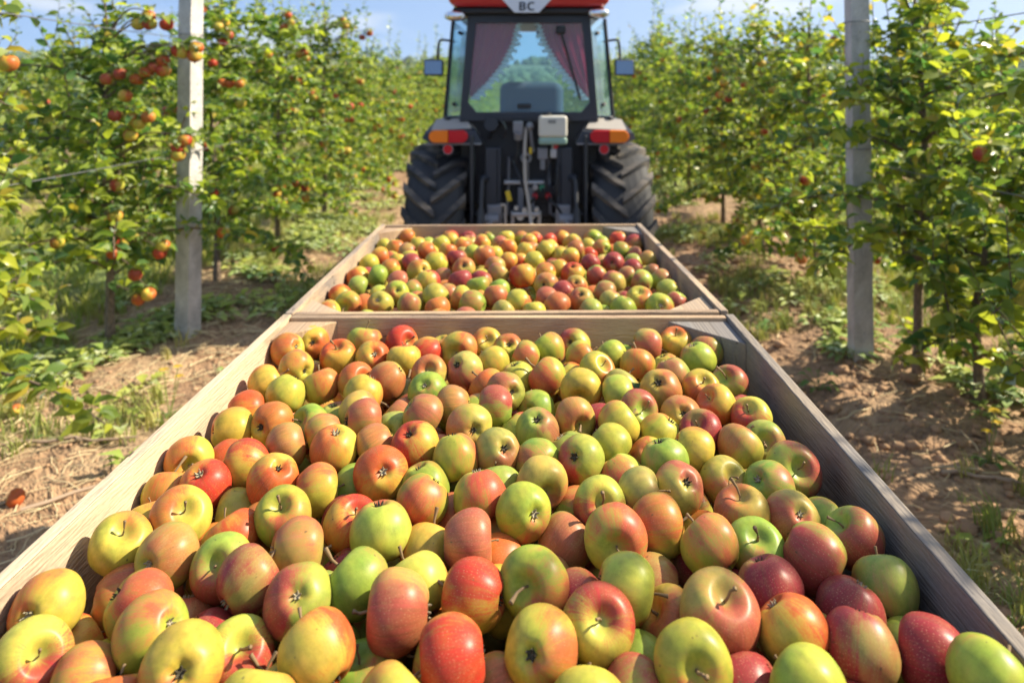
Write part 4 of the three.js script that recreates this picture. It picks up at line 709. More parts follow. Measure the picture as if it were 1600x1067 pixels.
  for (const s of [-1, 1]) {
    part('lift_arm', bar([s * 0.16, 1.10, 0.14], [s * 0.33, 1.06, 0.46], 0.030, 10), navy, t);
    part('lift_rod', [bar([s * 0.33, 1.06, 0.46], [s * 0.34, 0.62, 0.60], 0.017, 10), bar([s * 0.335, 0.86, 0.525], [s * 0.338, 0.72, 0.57], 0.027, 10)], dark, t);
    part('lower_link', [at(rbox(0.04, 0.085, 0.62, 0.012), s * 0.335, 0.62, 0.48, 0.12, -s * 0.05), at(rbox(0.07, 0.10, 0.09, 0.02, 3), s * 0.355, 0.655, 0.78)], silver, t);
    part('link_bracket', [at(rbox(0.11, 0.15, 0.06, 0.014), s * 0.245, 0.80, 0.42), at(cyl(0.04, 0.04, 0.14, 18), s * 0.285, 0.775, 0.46, 0, 0, Math.PI / 2)], grey, t);
    part('stabilizer_chain', bar([s * 0.22, 0.66, 0.30], [s * 0.325, 0.64, 0.66], 0.012), silver, t);
    part('stay_bar', bar([s * 0.40, 0.80, 0.36], [s * 0.22, 0.79, 0.40], 0.016), dark, t);
  }
  part('hitch_frame', [at(rbox(0.20, 0.03, 0.10, 0.008), -0.02, 0.815, 0.45), at(rbox(0.03, 0.34, 0.06, 0.008), -0.115, 0.66, 0.42), at(rbox(0.03, 0.34, 0.06, 0.008), 0.075, 0.66, 0.42)], silver, t);
  part('hitch_pin', [bar([-0.165, 0.74, 0.50], [-0.165, 0.885, 0.50], 0.010), bar([-0.165, 0.885, 0.50], [-0.20, 0.885, 0.50], 0.010)], hoseMat, t);
  part('pto_shield', at(rbox(0.22, 0.05, 0.14, 0.016, 3), -0.02, 0.745, 0.36), black, t);
  part('pto_shaft', at(cyl(0.024, 0.024, 0.14, 18), -0.02, 0.66, 0.34, Math.PI / 2), silver, t);
  for (const [x0, y0, x1, y1, z1] of [[0.045, 0.925, -0.13, 1.20, 0.30], [0.095, 0.985, 0.16, 1.16, 0.34], [0.14, 0.925, 0.24, 0.80, 0.44], [0.19, 0.985, 0.21, 1.22, 0.33]]) part('hydraulic_hose', curve([[x0, y0, 0.37], [x0 + (x1 - x0) * 0.2, y0 - 0.03, 0.44], [mix(x0, x1, 0.6), mix(y0, y1, 0.5), 0.45], [x1, y1, z1]], 0.011, 8, 20), black, t);
  for (const s of [-1, 1]) { part('link_pin', at(cyl(0.022, 0.022, 0.13, 14), s * 0.335, 0.70, 0.62, 0, 0, Math.PI / 2), silver, t); part('turnbuckle', bar([s * 0.18, 0.78, 0.30], [s * 0.33, 0.74, 0.66], 0.016), silver, t); part('ball_end', at(new THREE.SphereGeometry(0.045, 18, 14), s * 0.36, 0.735, 0.74), silver, t); part('inner_rod', bar([s * 0.145, 1.20, 0.26], [s * 0.16, 0.78, 0.30], 0.014), grey, t); }
  for (const [x, y, r0] of [[-0.06, 0.80, 0.028], [-0.03, 0.845, 0.02], [0.02, 0.80, 0.024], [-0.09, 0.86, 0.016], [0.055, 0.85, 0.018]]) part('hitch_bolt', at(cyl(r0, r0, 0.05, 6), x, y, 0.47, Math.PI / 2), std([0.55, 0.54, 0.50], 0.45, 0.6), t);
  part('top_link', [bar([-0.02, 0.93, 0.30], [-0.02, 1.18, 0.36], 0.022), at(new THREE.TorusGeometry(0.03, 0.012, 10, 20), -0.02, 1.20, 0.365)], grey, t);
  part('tow_hitch', [at(rbox(0.08, 0.06, 0.50, 0.012), 0.0, 0.46, 0.38), bar([0.02, 0.42, 0.60], [0.02, 0.56, 0.60], 0.016)], dark, t);
  // front half, hidden behind the cab from here
  part('engine_hood', at(rbox(0.62, 0.46, 1.35, 0.08, 4), 0, 1.12, -1.78), red, t);
  part('engine_block', at(rbox(0.42, 0.42, 1.5, 0.03), 0, 0.70, -1.5), black, t);
  part('front_axle', bar([-0.56, 0.46, -2.0], [0.56, 0.46, -2.0], 0.06, 12), black, t);
  for (const s of [-1, 1]) part('front_wheel', [at(new THREE.TorusGeometry(0.33, 0.13, 14, 36), s * 0.62, 0.462, -2.0, 0, Math.PI / 2), at(cyl(0.24, 0.24, 0.18, 24), s * 0.62, 0.462, -2.0, 0, 0, Math.PI / 2)], rubber, t);
}

// ---------------------------------------------------------------- small things on the ground
function groundApple(x, z, code, label, r = 0.036) { const m = new THREE.Mesh(appleLo[Math.abs(Math.round(x * 10)) % 5], skins[code][0]); m.name = numbered('fallen_apple'); m.scale.setScalar(r); m.position.set(x, groundHeight(x, z) + r * 0.72, z); m.rotation.set(x * 3, z * 2, 1.1); m.castShadow = m.receiveShadow = true; scene.add(tag(m, label, 'apple', 'apples fallen on the ground')); dressApple(m, m.geometry, r, true, true, 4); }
groundApple(-2.08, -2.84, 'RO', 'red and yellow apple fallen on bare ground left of near crate');
groundApple(-2.62, -3.58, 'O', 'orange fallen apple under the leaves at the left edge');
// broad-leaved weeds, each a plant
function weed(x, z, seed, size, n, label, flower) {
  const o = thing('weed', label, 'plant', [x, groundHeight(x, z) - 0.01, z], 0, 'weeds along the tree strips'), r = mulberry(seed), leaves = [], stems = [];
  for (let i = 0; i < n; i++) { const a = i * 2.4 + r(), up = 0.25 + r() * 0.9, d = V(Math.cos(a), up, Math.sin(a)).normalize(), len = size * (0.3 + r() * 0.9), tip = V(0, 0.01, 0).addScaledVector(d, len); stems.push(tube([V(0, 0, 0), tip.clone().multiplyScalar(0.6).add(V(0, 0.01, 0)), tip], 0.0022, 4, false)); leaves.push({ p: tip, d: V(d.x, d.y * 0.2, d.z).normalize(), n: V(0, 1, 0.1), s: size * (4.5 + r() * 4.5), bend: 0.3, c: [mix(0.07, 0.20, r()), mix(0.17, 0.26, r()), 0.03] }); }
  part('stems', strip(stems), std([0.16, 0.20, 0.05], 0.8), o);
  for (const l of leaves) part('leaf', leafGeometry([l], HI), leafMat, o);
  if (flower) for (let i = 0; i < 4; i++) { const h = 0.16 + r() * 0.14, x0 = (r() - 0.5) * 0.1, z0 = (r() - 0.5) * 0.1; part('flower_stem', tube([V(0, 0, 0), V(x0 * 0.6, h * 0.6, z0 * 0.6), V(x0, h, z0)], 0.0025, 5), std([0.18, 0.22, 0.05], 0.8), o); const f = []; for (let k = 0; k < 6; k++) { const a = k * 1.047; f.push({ p: V(x0, h, z0), d: V(Math.cos(a), 0.5, Math.sin(a)).normalize(), n: V(0, 1, 0.05), s: 0.3, bend: 0.2, c: [0.75, 0.55, 0.01] }); } part('flower', leafGeometry(f, HI, 1.1), leafMat, o); }
}
const W8 = [[-1.86, -3.62, 31, 0.07, 10, 'yellow flowered weed in straw left of the near crate', 1], [2.02, -3.10, 32, 0.08, 12, 'low weed with a yellow flower on sandy soil at right', 1], [1.62, -3.95, 33, 0.09, 12, 'green weed in front of the right concrete post'], [2.35, -2.55, 34, 0.10, 16, 'broad leaved weed at the right edge of the bare soil'], [2.00, -2.60, 35, 0.08, 12, 'green weed on the soil bank right of the near crate'], [1.45, -5.2, 36, 0.09, 14, 'green clump on the track right of the far crate'], [2.45, -3.15, 37, 0.11, 16, 'leafy weed under the young sapling at right'], [-1.62, -4.45, 38, 0.08, 12, 'dark green weed beside the foot of the left post'], [-2.05, -5.3, 39, 0.09, 14, 'green weed in the shade behind the left post'], [1.72, -5.0, 40, 0.12, 18, 'large leafy weed left of the right concrete post'], [-2.25, -3.35, 41, 0.08, 12, 'weed with pale leaves in the straw at far left'], [2.25, -5.05, 42, 0.12, 18, 'big leaved weed at the foot of the right concrete post'], [1.28, -6.4, 43, 0.09, 14, 'small weed at the track edge near the tractor wheel']];
for (const a of W8) weed(...a);
// fallen twigs
function twig(x, z, turn, len, label) { const r = mulberry(Math.round(x * 1000) + 7), pts = []; for (let i = 0; i <= 6; i++) pts.push(V((i / 6 - 0.5) * len, 0.012 + 0.012 * r(), (r() - 0.5) * 0.05 * len * 2)); const o = thing('fallen_twig', label, 'twig', [x, groundHeight(x, z), z], turn, 'twigs lying on the ground'); part('stick', tube(pts, pts.map((_, i) => mix(0.009, 0.004, i / 6)), 6), std([0.36, 0.26, 0.18], 0.85), o); part('side_shoot', tube([pts[3], pts[3].clone().add(V(len * 0.12, 0.02, len * 0.14))], [0.005, 0.002], 5), std([0.36, 0.26, 0.18], 0.85), o); }
twig(-1.80, -2.95, 0.6, 0.55, 'dry brown twig lying across straw left of the near crate'); twig(-1.62, -2.60, 0.4, 0.42, 'short bent twig beside the left rim of the near crate'); twig(-2.15, -3.30, 0.1, 0.6, 'long pale twig in the straw under the left trees'); twig(-2.30, -2.75, 0.5, 0.5, 'bleached twig at the left edge of the straw'); twig(1.95, -2.95, -0.4, 0.4, 'grey twig on the sandy bank at right');
// a green leaf among the apples
A('OY', -0.545, 1.115, -1.580, 0.0360, -0.82, -0.41, -0.40, 'c', 'orange and yellow apple with calyx showing, at far end of near crate, by left board');
A('O', -0.515, 1.103, -1.658, 0.0377, -0.32, -0.33, -0.89, 'c', 'orange apple with calyx showing, at far end of near crate, by left board');
A('BO', -0.454, 1.068, -1.658, 0.0376, 0.31, 0.00, 0.95, 's', 'brownish orange apple with stem showing just behind orange-red one, at far end of near crate');
A('YG', -0.392, 1.103, -1.657, 0.0394, 0.10, 0.94, -0.32, 'n', 'yellow-green apple, at far end of near crate, left of centre');
A('RO', -0.424, 1.108, -1.550, 0.0370, -0.03, 0.92, 0.40, 's', 'orange-red apple with stem showing, at far end of near crate, left of centre');
A('O', -0.477, 1.066, -1.543, 0.0353, -0.98, 0.04, 0.20, 'n', 'orange apple, at far end of near crate, by left board');
A('RO', -0.348, 1.109, -1.548, 0.0366, -0.34, -0.57, -0.74, 'c', 'orange-red apple with calyx showing, at far end of near crate, left of centre');
A('R', -0.547, 1.064, -1.502, 0.0353, -0.97, -0.18, 0.18, 'n', 'bright red apple, at far end of near crate, by left board');
A('Y', -0.498, 1.107, -1.496, 0.0353, -0.82, -0.02, -0.57, 'c', 'yellow apple with calyx showing, at far end of near crate, by left board');
A('RO', -0.534, 1.103, -1.420, 0.0374, 0.75, 0.45, -0.49, 'n', 'orange-red apple, at far end of near crate, by left board');
A('Y', -0.474, 1.109, -1.367, 0.0374, -0.42, -0.79, 0.44, 'n', 'yellow apple, at far end of near crate, by left board');
A('OY', -0.416, 1.108, -1.400, 0.0353, -0.39, 0.86, -0.32, 'n', 'orange and yellow apple, at far end of near crate, left of centre');
A('O', -0.351, 1.115, -1.407, 0.0353, 0.74, 0.45, 0.49, 's', 'orange apple with stem showing, at far end of near crate, left of centre');
A('BO', -0.285, 1.120, -1.402, 0.0356, -0.77, -0.62, 0.16, 'n', 'brownish orange apple, at far end of near crate, left of centre');
A('B', -0.254, 1.074, -1.438, 0.0353, -0.12, 0.82, -0.56, 'n', 'russet brown apple, at far end of near crate, left of centre');
A('YO', -0.319, 1.119, -1.345, 0.0359, -0.43, -0.82, 0.37, 'n', 'orange-blushed yellow apple, at far end of near crate, left of centre');
A('Y', -0.424, 1.062, -1.306, 0.0353, 0.82, 0.02, -0.58, 'n', 'yellow apple, in middle of near crate, left of centre');
A('GP', -0.362, 1.081, -1.312, 0.0353, 0.19, -0.98, 0.03, 'n', 'green and crimson apple, in middle of near crate, left of centre');
A('G', -0.340, 1.069, -1.237, 0.0353, 0.14, 0.84, 0.52, 's', 'rightmost of green apples with stem showing, in middle of near crate');
A('BO', -0.314, 1.111, -1.280, 0.0353, 0.71, 0.41, 0.56, 's', 'brownish orange apple with stem showing, in middle of near crate, left of centre');
A('RO', -0.526, 1.105, -1.300, 0.0353, 0.88, -0.04, -0.48, 'n', 'orange-red apple just behind orange and yellow one, in middle of near crate');
A('G', -0.396, 1.096, -1.258, 0.0353, -0.51, 0.68, 0.53, 's', 'green apple with stem showing just right of yellow one, in middle of near crate');
A('GB', -0.242, 1.090, -1.249, 0.0353, 0.18, -0.48, -0.86, 'c', 'dull olive-green apple with calyx showing, in middle of near crate, left of centre');
A('B', -0.291, 1.124, -1.220, 0.0353, 0.90, -0.18, -0.40, 'n', 'russet brown apple just in front of brownish orange one, in middle of near crate');
A('B', -0.243, 1.084, -1.314, 0.0353, -0.74, 0.63, -0.23, 'n', 'russet brown apple just left of dark crimson one, in middle of near crate');
A('OY', -0.521, 1.106, -1.228, 0.0353, 0.86, -0.17, -0.48, 'n', 'orange and yellow apple, in middle of near crate, by left board');
A('O', -0.455, 1.112, -1.235, 0.0353, 0.35, -0.23, -0.91, 'c', 'orange apple with calyx showing just behind brownish yellow one, in middle of near crate');
A('BY', -0.349, 1.114, -1.190, 0.0353, -0.89, -0.26, 0.38, 'n', 'brownish yellow apple just behind orange one, in middle of near crate');
A('R', -0.305, 1.101, -1.658, 0.0381, 0.68, 0.40, 0.62, 's', 'bright red apple with stem showing, at far end of near crate, left of centre');
A('P', -0.235, 1.067, -1.376, 0.0353, 0.86, 0.03, -0.51, 'n', 'dark crimson apple, at far end of near crate, left of centre');
A('O', -0.276, 1.112, -1.528, 0.0353, -0.06, 0.96, -0.27, 'n', 'orange apple, at far end of near crate, left of centre');
A('R', -0.231, 1.108, -1.578, 0.0353, -0.89, -0.40, 0.21, 'n', 'bright red apple, at far end of near crate, left of centre');
A('YO', -0.163, 1.110, -1.594, 0.0399, -0.12, 0.13, 0.99, 's', 'orange-blushed yellow apple with stem showing, at far end of near crate, at centre');
A('Y', -0.103, 1.107, -1.637, 0.0353, 0.13, 0.64, 0.76, 's', 'yellow apple with stem showing, at far end of near crate, at centre');
A('YO', -0.051, 1.111, -1.586, 0.0353, -0.11, -0.72, -0.69, 'c', 'orange-blushed yellow apple with calyx showing, at far end of near crate, at centre');
A('BP', -0.137, 1.119, -1.453, 0.0368, 0.46, -0.64, -0.61, 'c', 'brownish pink apple with calyx showing, at far end of near crate, at centre');
A('Y', -0.080, 1.117, -1.494, 0.0353, -0.64, 0.55, -0.54, 'n', 'yellow apple just right of brownish pink one, at far end of near crate');
A('Y', -0.027, 1.110, -1.436, 0.0353, 0.27, -0.96, 0.04, 'n', 'yellow apple just in front of orange-blushed yellow one, at far end of near crate');
A('BO', -0.207, 1.119, -1.435, 0.0353, 0.03, 0.60, 0.80, 's', 'brownish orange apple with stem showing just behind green one, at far end of near crate');
A('O', -0.083, 1.111, -1.384, 0.0353, -0.67, 0.57, -0.47, 'n', 'orange apple just left of dull olive-green one, at far end of near crate');
A('YG', 0.041, 1.111, -1.585, 0.0374, -0.59, 0.73, -0.35, 'n', 'yellow-green apple just left of green and crimson one, at far end of near crate');
A('GP', 0.102, 1.106, -1.639, 0.0357, 0.39, -0.48, -0.79, 'c', 'green and crimson apple with calyx showing, at far end of near crate, right of centre');
A('OY', 0.110, 1.114, -1.534, 0.0353, 0.88, 0.44, -0.18, 'n', 'orange and yellow apple, at far end of near crate, right of centre');
A('O', 0.084, 1.087, -1.481, 0.0353, 0.54, -0.83, 0.16, 'n', 'orange apple just right of green and red one, at far end of near crate');
A('M', 0.034, 1.122, -1.411, 0.0371, -0.73, 0.57, -0.38, 'n', 'green and red apple, at far end of near crate, at centre');
A('OY', 0.137, 1.118, -1.455, 0.0361, 0.47, 0.70, 0.53, 's', 'orange and yellow apple with stem showing, at far end of near crate, right of centre');
A('YG', 0.179, 1.111, -1.546, 0.0353, -0.58, 0.51, -0.63, 'n', 'yellow-green apple, at far end of near crate, right of centre');
A('YO', 0.097, 1.123, -1.352, 0.0385, -0.16, -0.14, 0.98, 's', 'second from left of orange-blushed yellow apples with stem showing, at far end of near crate');
A('G', -0.197, 1.124, -1.340, 0.0360, 0.07, -0.71, -0.70, 'c', 'green apple with calyx showing just behind dark crimson one, at far end of near crate');
A('YG', -0.152, 1.078, -1.352, 0.0353, 0.71, 0.52, -0.47, 'n', 'yellow-green apple just in front of brownish yellow one, at far end of near crate');
A('BY', -0.140, 1.125, -1.276, 0.0353, -0.99, -0.14, 0.01, 'n', 'brownish yellow apple, in middle of near crate, at centre');
A('M', -0.100, 1.091, -1.315, 0.0353, 0.97, 0.08, -0.21, 'n', 'green and red apple just behind brownish yellow one, in middle of near crate');
A('GB', -0.047, 1.127, -1.331, 0.0353, -0.46, -0.36, -0.81, 'c', 'dull olive-green apple with calyx showing, at far end of near crate, at centre');
A('GP', -0.064, 1.128, -1.264, 0.0358, -1.00, 0.08, 0.00, 'n', 'green and crimson apple, in middle of near crate, at centre');
A('G', 0.009, 1.094, -1.327, 0.0353, 0.44, -0.30, -0.85, 'c', 'green apple with calyx showing just behind orange one, at far end of near crate');
A('O', 0.026, 1.073, -1.268, 0.0353, -0.95, 0.25, -0.18, 'n', 'orange apple, in middle of near crate, at centre');
A('M', -0.017, 1.099, -1.226, 0.0353, 0.64, -0.72, 0.27, 'n', 'green and red apple just left of orange one, in middle of near crate');
A('GB', -0.190, 1.128, -1.234, 0.0353, 0.79, -0.61, -0.06, 'n', 'dull olive-green apple just right of dark crimson one, in middle of near crate');
A('GB', 0.011, 1.130, -1.176, 0.0353, 0.01, -0.84, -0.55, 'c', 'dull olive-green apple with calyx showing, in middle of near crate, at centre');
A('BY', 0.077, 1.127, -1.222, 0.0353, 0.33, 0.00, 0.94, 's', 'brownish yellow apple with stem showing, in middle of near crate, at centre');
A('P', 0.128, 1.101, -1.255, 0.0353, -0.98, -0.17, -0.08, 'n', 'dark crimson apple, in middle of near crate, right of centre');
A('B', -0.063, 1.077, -1.185, 0.0353, 0.98, -0.19, 0.05, 'n', 'fourth from left of russet brown apples, in middle of near crate');
A('G', 0.230, 1.062, -1.661, 0.0353, -0.29, -0.92, 0.28, 'n', 'green apple, at far end of near crate, right of centre');
A('BP', 0.269, 1.107, -1.626, 0.0385, 0.98, -0.21, 0.04, 'n', 'brownish pink apple, at far end of near crate, right of centre');
A('O', 0.343, 1.101, -1.659, 0.0373, -0.08, 0.92, 0.39, 's', 'orange apple with stem showing, at far end of near crate, right of centre');
A('GB', 0.403, 1.100, -1.606, 0.0353, 0.20, 0.82, -0.53, 'n', 'dull olive-green apple, at far end of near crate, by right board');
A('YG', 0.367, 1.106, -1.548, 0.0387, 0.34, -0.94, 0.09, 'n', 'yellow-green apple, at far end of near crate, by right board');
A('Y', 0.302, 1.082, -1.547, 0.0353, 0.35, -0.92, 0.18, 'n', 'yellow apple just behind brownish yellow one, at far end of near crate');
A('Y', 0.227, 1.112, -1.496, 0.0372, 0.14, 0.77, -0.62, 'n', 'yellow apple just right of green one, at far end of near crate');
A('B', 0.181, 1.102, -1.408, 0.0353, 0.53, 0.68, -0.51, 'n', 'russet brown apple, at far end of near crate, right of centre');
A('GB', 0.293, 1.111, -1.448, 0.0353, 0.31, -0.89, 0.33, 'n', 'dull olive-green apple, at far end of near crate, right of centre');
A('BY', 0.252, 1.116, -1.364, 0.0392, 0.25, -0.74, -0.62, 'c', 'brownish yellow apple with calyx showing, at far end of near crate, right of centre');
A('M', 0.168, 1.121, -1.333, 0.0353, -0.93, -0.37, -0.05, 'n', 'green and red apple, at far end of near crate, right of centre');
A('YO', 0.335, 1.110, -1.386, 0.0353, 0.12, 0.79, 0.60, 's', 'rightmost of orange-blushed yellow apples with stem showing, at far end of near crate');
A('GP', 0.403, 1.105, -1.419, 0.0353, -0.50, 0.71, 0.50, 's', 'green and crimson apple with stem showing, at far end of near crate, by right board');
A('RO', 0.347, 1.112, -1.309, 0.0353, -0.70, 0.66, 0.28, 's', 'orange-red apple with stem showing, in middle of near crate, right of centre');
A('BY', 0.270, 1.114, -1.257, 0.0358, 0.04, -0.60, -0.80, 'c', 'brownish yellow apple with calyx showing, in middle of near crate, right of centre');
A('GP', 0.192, 1.121, -1.261, 0.0362, 0.31, 0.52, 0.79, 's', 'green and crimson apple with stem showing, in middle of near crate, right of centre');
A('PY', 0.399, 1.107, -1.267, 0.0353, -0.41, 0.80, 0.43, 's', 'crimson and yellow apple with stem showing, in middle of near crate, by right board');
A('P', 0.399, 1.082, -1.336, 0.0353, 0.35, -0.83, 0.43, 'n', 'dark crimson apple, at far end of near crate, by right board');
A('Y', 0.150, 1.129, -1.199, 0.0353, 0.81, 0.53, -0.25, 'n', 'yellow apple just right of dark crimson one, in middle of near crate');
A('P', 0.289, 1.118, -1.193, 0.0359, -0.38, 0.79, 0.48, 's', 'dark crimson apple with stem showing, in middle of near crate, right of centre');
A('Y', 0.224, 1.109, -1.204, 0.0353, -0.57, -0.82, 0.02, 'n', 'yellow apple just behind green one, in middle of near crate');
A('OY', -0.545, 1.107, -1.123, 0.0353, 0.35, 0.14, 0.93, 's', 'orange and yellow apple with stem showing just behind yellow one, in middle of near crate');
A('RO', -0.493, 1.086, -1.156, 0.0353, -0.89, -0.32, 0.33, 'n', 'orange-red apple just left of bright red one, in middle of near crate');
A('R', -0.445, 1.113, -1.099, 0.0353, -0.98, 0.15, 0.12, 'n', 'bright red apple, in middle of near crate, left of centre');
A('BY', -0.400, 1.116, -1.149, 0.0353, 0.88, 0.12, -0.46, 'n', 'brownish yellow apple just in front of orange one, in middle of near crate');
A('R', -0.486, 1.110, -1.048, 0.0353, 0.05, -0.86, -0.51, 'c', 'bright red apple with calyx showing, in middle of near crate, by left board');
A('RO', -0.381, 1.120, -1.042, 0.0364, -0.41, -0.84, -0.37, 'c', 'orange-red apple with calyx showing just right of bright red one, in middle of near crate');
A('Y', -0.547, 1.089, -1.060, 0.0353, -0.02, 0.83, -0.56, 'n', 'yellow apple, in middle of near crate, by left board');
A('RO', -0.536, 1.083, -0.995, 0.0355, -0.30, 0.83, -0.48, 'n', 'orange-red apple just left of orange and yellow one, in middle of near crate');
A('OY', -0.481, 1.111, -0.966, 0.0381, 0.47, 0.68, 0.56, 's', 'leftmost of orange and yellow apples with stem showing, in middle of near crate');
A('OY', -0.435, 1.062, -0.966, 0.0355, -0.96, 0.28, -0.02, 'n', 'orange and yellow apple just behind green and crimson one, in middle of near crate');
A('BY', -0.429, 1.075, -1.030, 0.0354, -0.97, 0.07, 0.23, 'n', 'leftmost of brownish yellow apples, in middle of near crate');
A('OY', -0.376, 1.077, -0.991, 0.0355, 0.41, 0.52, -0.75, 'n', 'orange and yellow apple just left of yellow-green one, in middle of near crate');
A('RO', -0.395, 1.103, -0.933, 0.0356, -0.57, 0.76, -0.30, 'n', 'orange-red apple just in front of brownish yellow one, at near end of near crate');
A('YO', -0.315, 1.110, -1.035, 0.0354, 0.93, -0.06, -0.36, 'n', 'orange-blushed yellow apple, in middle of near crate, left of centre');
A('YG', -0.334, 1.122, -0.951, 0.0356, 0.02, 0.81, 0.58, 's', 'yellow-green apple with stem showing, in middle of near crate, left of centre');
A('M', -0.295, 1.069, -0.943, 0.0356, -0.48, -0.67, 0.57, 'n', 'green and red apple just right of russet brown one, at near end of near crate');
A('O', -0.316, 1.122, -1.132, 0.0368, -0.14, -0.97, -0.19, 'c', 'orange apple with calyx showing just right of yellow one, in middle of near crate');
A('BY', -0.252, 1.116, -1.150, 0.0353, -0.79, -0.51, 0.34, 'n', 'brownish yellow apple just in front of russet brown one, in middle of near crate');
A('R', -0.186, 1.128, -1.127, 0.0376, 0.23, -0.87, -0.44, 'c', 'bright red apple with calyx showing, in middle of near crate, at centre');
A('RO', -0.223, 1.126, -1.050, 0.0383, -0.26, -0.54, -0.80, 'c', 'orange-red apple with calyx showing just right of green one, in middle of near crate');
A('YG', -0.117, 1.129, -1.091, 0.0353, 0.21, -0.91, 0.36, 'n', 'yellow-green apple just right of russet brown one, in middle of near crate');
A('BY', -0.103, 1.130, -1.187, 0.0365, -0.34, -0.25, -0.91, 'c', 'brownish yellow apple with calyx showing, in middle of near crate, at centre');
A('B', -0.152, 1.089, -1.171, 0.0353, -0.07, 0.70, -0.72, 'n', 'russet brown apple just left of yellow-green one, in middle of near crate');
A('B', -0.051, 1.130, -1.102, 0.0353, -0.38, -0.61, -0.70, 'c', 'russet brown apple with calyx showing, in middle of near crate, at centre');
A('G', 0.013, 1.118, -1.094, 0.0353, -0.59, -0.26, -0.76, 'c', 'green apple with calyx showing, in middle of near crate, at centre');
A('G', -0.015, 1.082, -1.140, 0.0353, 0.95, -0.06, -0.29, 'n', 'green apple just left of green one, in middle of near crate');
A('GB', -0.049, 1.107, -1.040, 0.0354, -0.20, 0.74, -0.64, 'n', 'dull olive-green apple just right of green and red one, in middle of near crate');
A('BO', 0.016, 1.129, -1.020, 0.0354, 0.29, -0.01, 0.96, 's', 'brownish orange apple with stem showing, in middle of near crate, at centre');
A('M', -0.071, 1.132, -0.984, 0.0356, 0.19, -0.89, 0.42, 'n', 'green and red apple just in front of russet brown one, in middle of near crate');
A('BO', -0.112, 1.084, -1.004, 0.0355, 0.81, -0.54, 0.22, 'n', 'brownish orange apple, in middle of near crate, at centre');
A('YG', -0.149, 1.130, -0.975, 0.0355, -0.57, -0.74, 0.37, 'n', 'yellow-green apple just in front of green one, in middle of near crate');
A('YG', -0.008, 1.132, -0.945, 0.0356, -0.48, -0.38, -0.79, 'c', 'yellow-green apple with calyx showing, at near end of near crate, at centre');
A('B', 0.046, 1.095, -0.937, 0.0357, 0.65, 0.60, -0.47, 'n', 'russet brown apple just behind yellow-green one, at near end of near crate');
A('R', -0.243, 1.109, -0.953, 0.0356, 0.35, 0.89, 0.31, 's', 'bright red apple with stem showing, in middle of near crate, left of centre');
A('P', -0.265, 1.078, -1.007, 0.0354, 0.63, 0.62, -0.47, 'n', 'dark crimson apple, in middle of near crate, left of centre');
A('M', -0.194, 1.129, -0.910, 0.0385, 0.12, -0.96, 0.24, 'n', 'green and red apple, at near end of near crate, at centre');
A('RO', -0.132, 1.100, -0.906, 0.0357, 0.23, 0.60, -0.77, 'n', 'orange-red apple, at near end of near crate, at centre');
A('BP', -0.078, 1.131, -0.883, 0.0358, 1.00, 0.02, -0.06, 'n', 'brownish pink apple just in front of brownish orange one, at near end of near crate');
A('O', -0.039, 1.085, -0.910, 0.0357, -0.85, -0.41, 0.31, 'n', 'orange apple just in front of russet brown one, at near end of near crate');
A('B', -0.040, 1.074, -0.976, 0.0356, 0.95, -0.30, -0.06, 'n', 'russet brown apple just behind orange one, in middle of near crate');
A('B', 0.019, 1.074, -0.880, 0.0358, -0.52, 0.68, -0.52, 'n', 'second from right of russet brown apples, at near end of near crate');
A('G', -0.158, 1.108, -1.044, 0.0354, 0.31, -0.94, 0.13, 'n', 'green apple just behind yellow-green one, in middle of near crate');
A('G', -0.271, 1.085, -1.077, 0.0353, -0.96, 0.17, -0.20, 'n', 'green apple, in middle of near crate, left of centre');
A('GB', 0.063, 1.107, -1.144, 0.0353, 0.52, -0.82, 0.25, 'n', 'dull olive-green apple just left of green and crimson one, in middle of near crate');
A('GP', 0.077, 1.129, -1.084, 0.0353, 0.40, -0.55, -0.74, 'c', 'green and crimson apple with calyx showing, in middle of near crate, at centre');
A('M', 0.138, 1.104, -1.076, 0.0353, 0.52, -0.76, 0.38, 'n', 'green and red apple, in middle of near crate, right of centre');
A('YG', 0.127, 1.123, -1.138, 0.0353, 0.73, -0.59, 0.35, 'n', 'yellow-green apple, in middle of near crate, right of centre');
A('YO', 0.195, 1.094, -1.147, 0.0353, 0.18, -0.80, -0.58, 'c', 'orange-blushed yellow apple with calyx showing, in middle of near crate, right of centre');
A('G', 0.207, 1.124, -1.090, 0.0355, 0.29, -0.93, 0.24, 'n', 'green apple just right of orange-blushed yellow one, in middle of near crate');
A('YO', 0.260, 1.120, -1.128, 0.0353, 0.89, -0.43, 0.16, 'n', 'orange-blushed yellow apple, in middle of near crate, right of centre');
A('Y', 0.251, 1.065, -1.164, 0.0353, -0.81, 0.35, -0.47, 'n', 'yellow apple just behind brownish pink one, in middle of near crate');
A('BP', 0.216, 1.118, -1.025, 0.0354, -0.30, -0.71, -0.64, 'c', 'brownish pink apple with calyx showing just behind orange-blushed yellow one, in middle of near crate');
A('PY', 0.243, 1.066, -1.054, 0.0353, 0.90, 0.43, -0.11, 'n', 'crimson and yellow apple, in middle of near crate, right of centre');
A('BY', 0.295, 1.098, -1.077, 0.0353, 0.36, 0.68, 0.64, 's', 'brownish yellow apple with stem showing, in middle of near crate, right of centre');
A('B', 0.348, 1.069, -1.102, 0.0353, -0.14, 0.72, -0.68, 'n', 'russet brown apple just left of green one, in middle of near crate');
A('BY', 0.341, 1.114, -1.149, 0.0353, 0.59, 0.65, -0.49, 'n', 'brownish yellow apple, in middle of near crate, right of centre');
A('GB', 0.393, 1.102, -1.187, 0.0353, -0.19, 0.51, 0.84, 's', 'dull olive-green apple with stem showing, in middle of near crate, by right board');
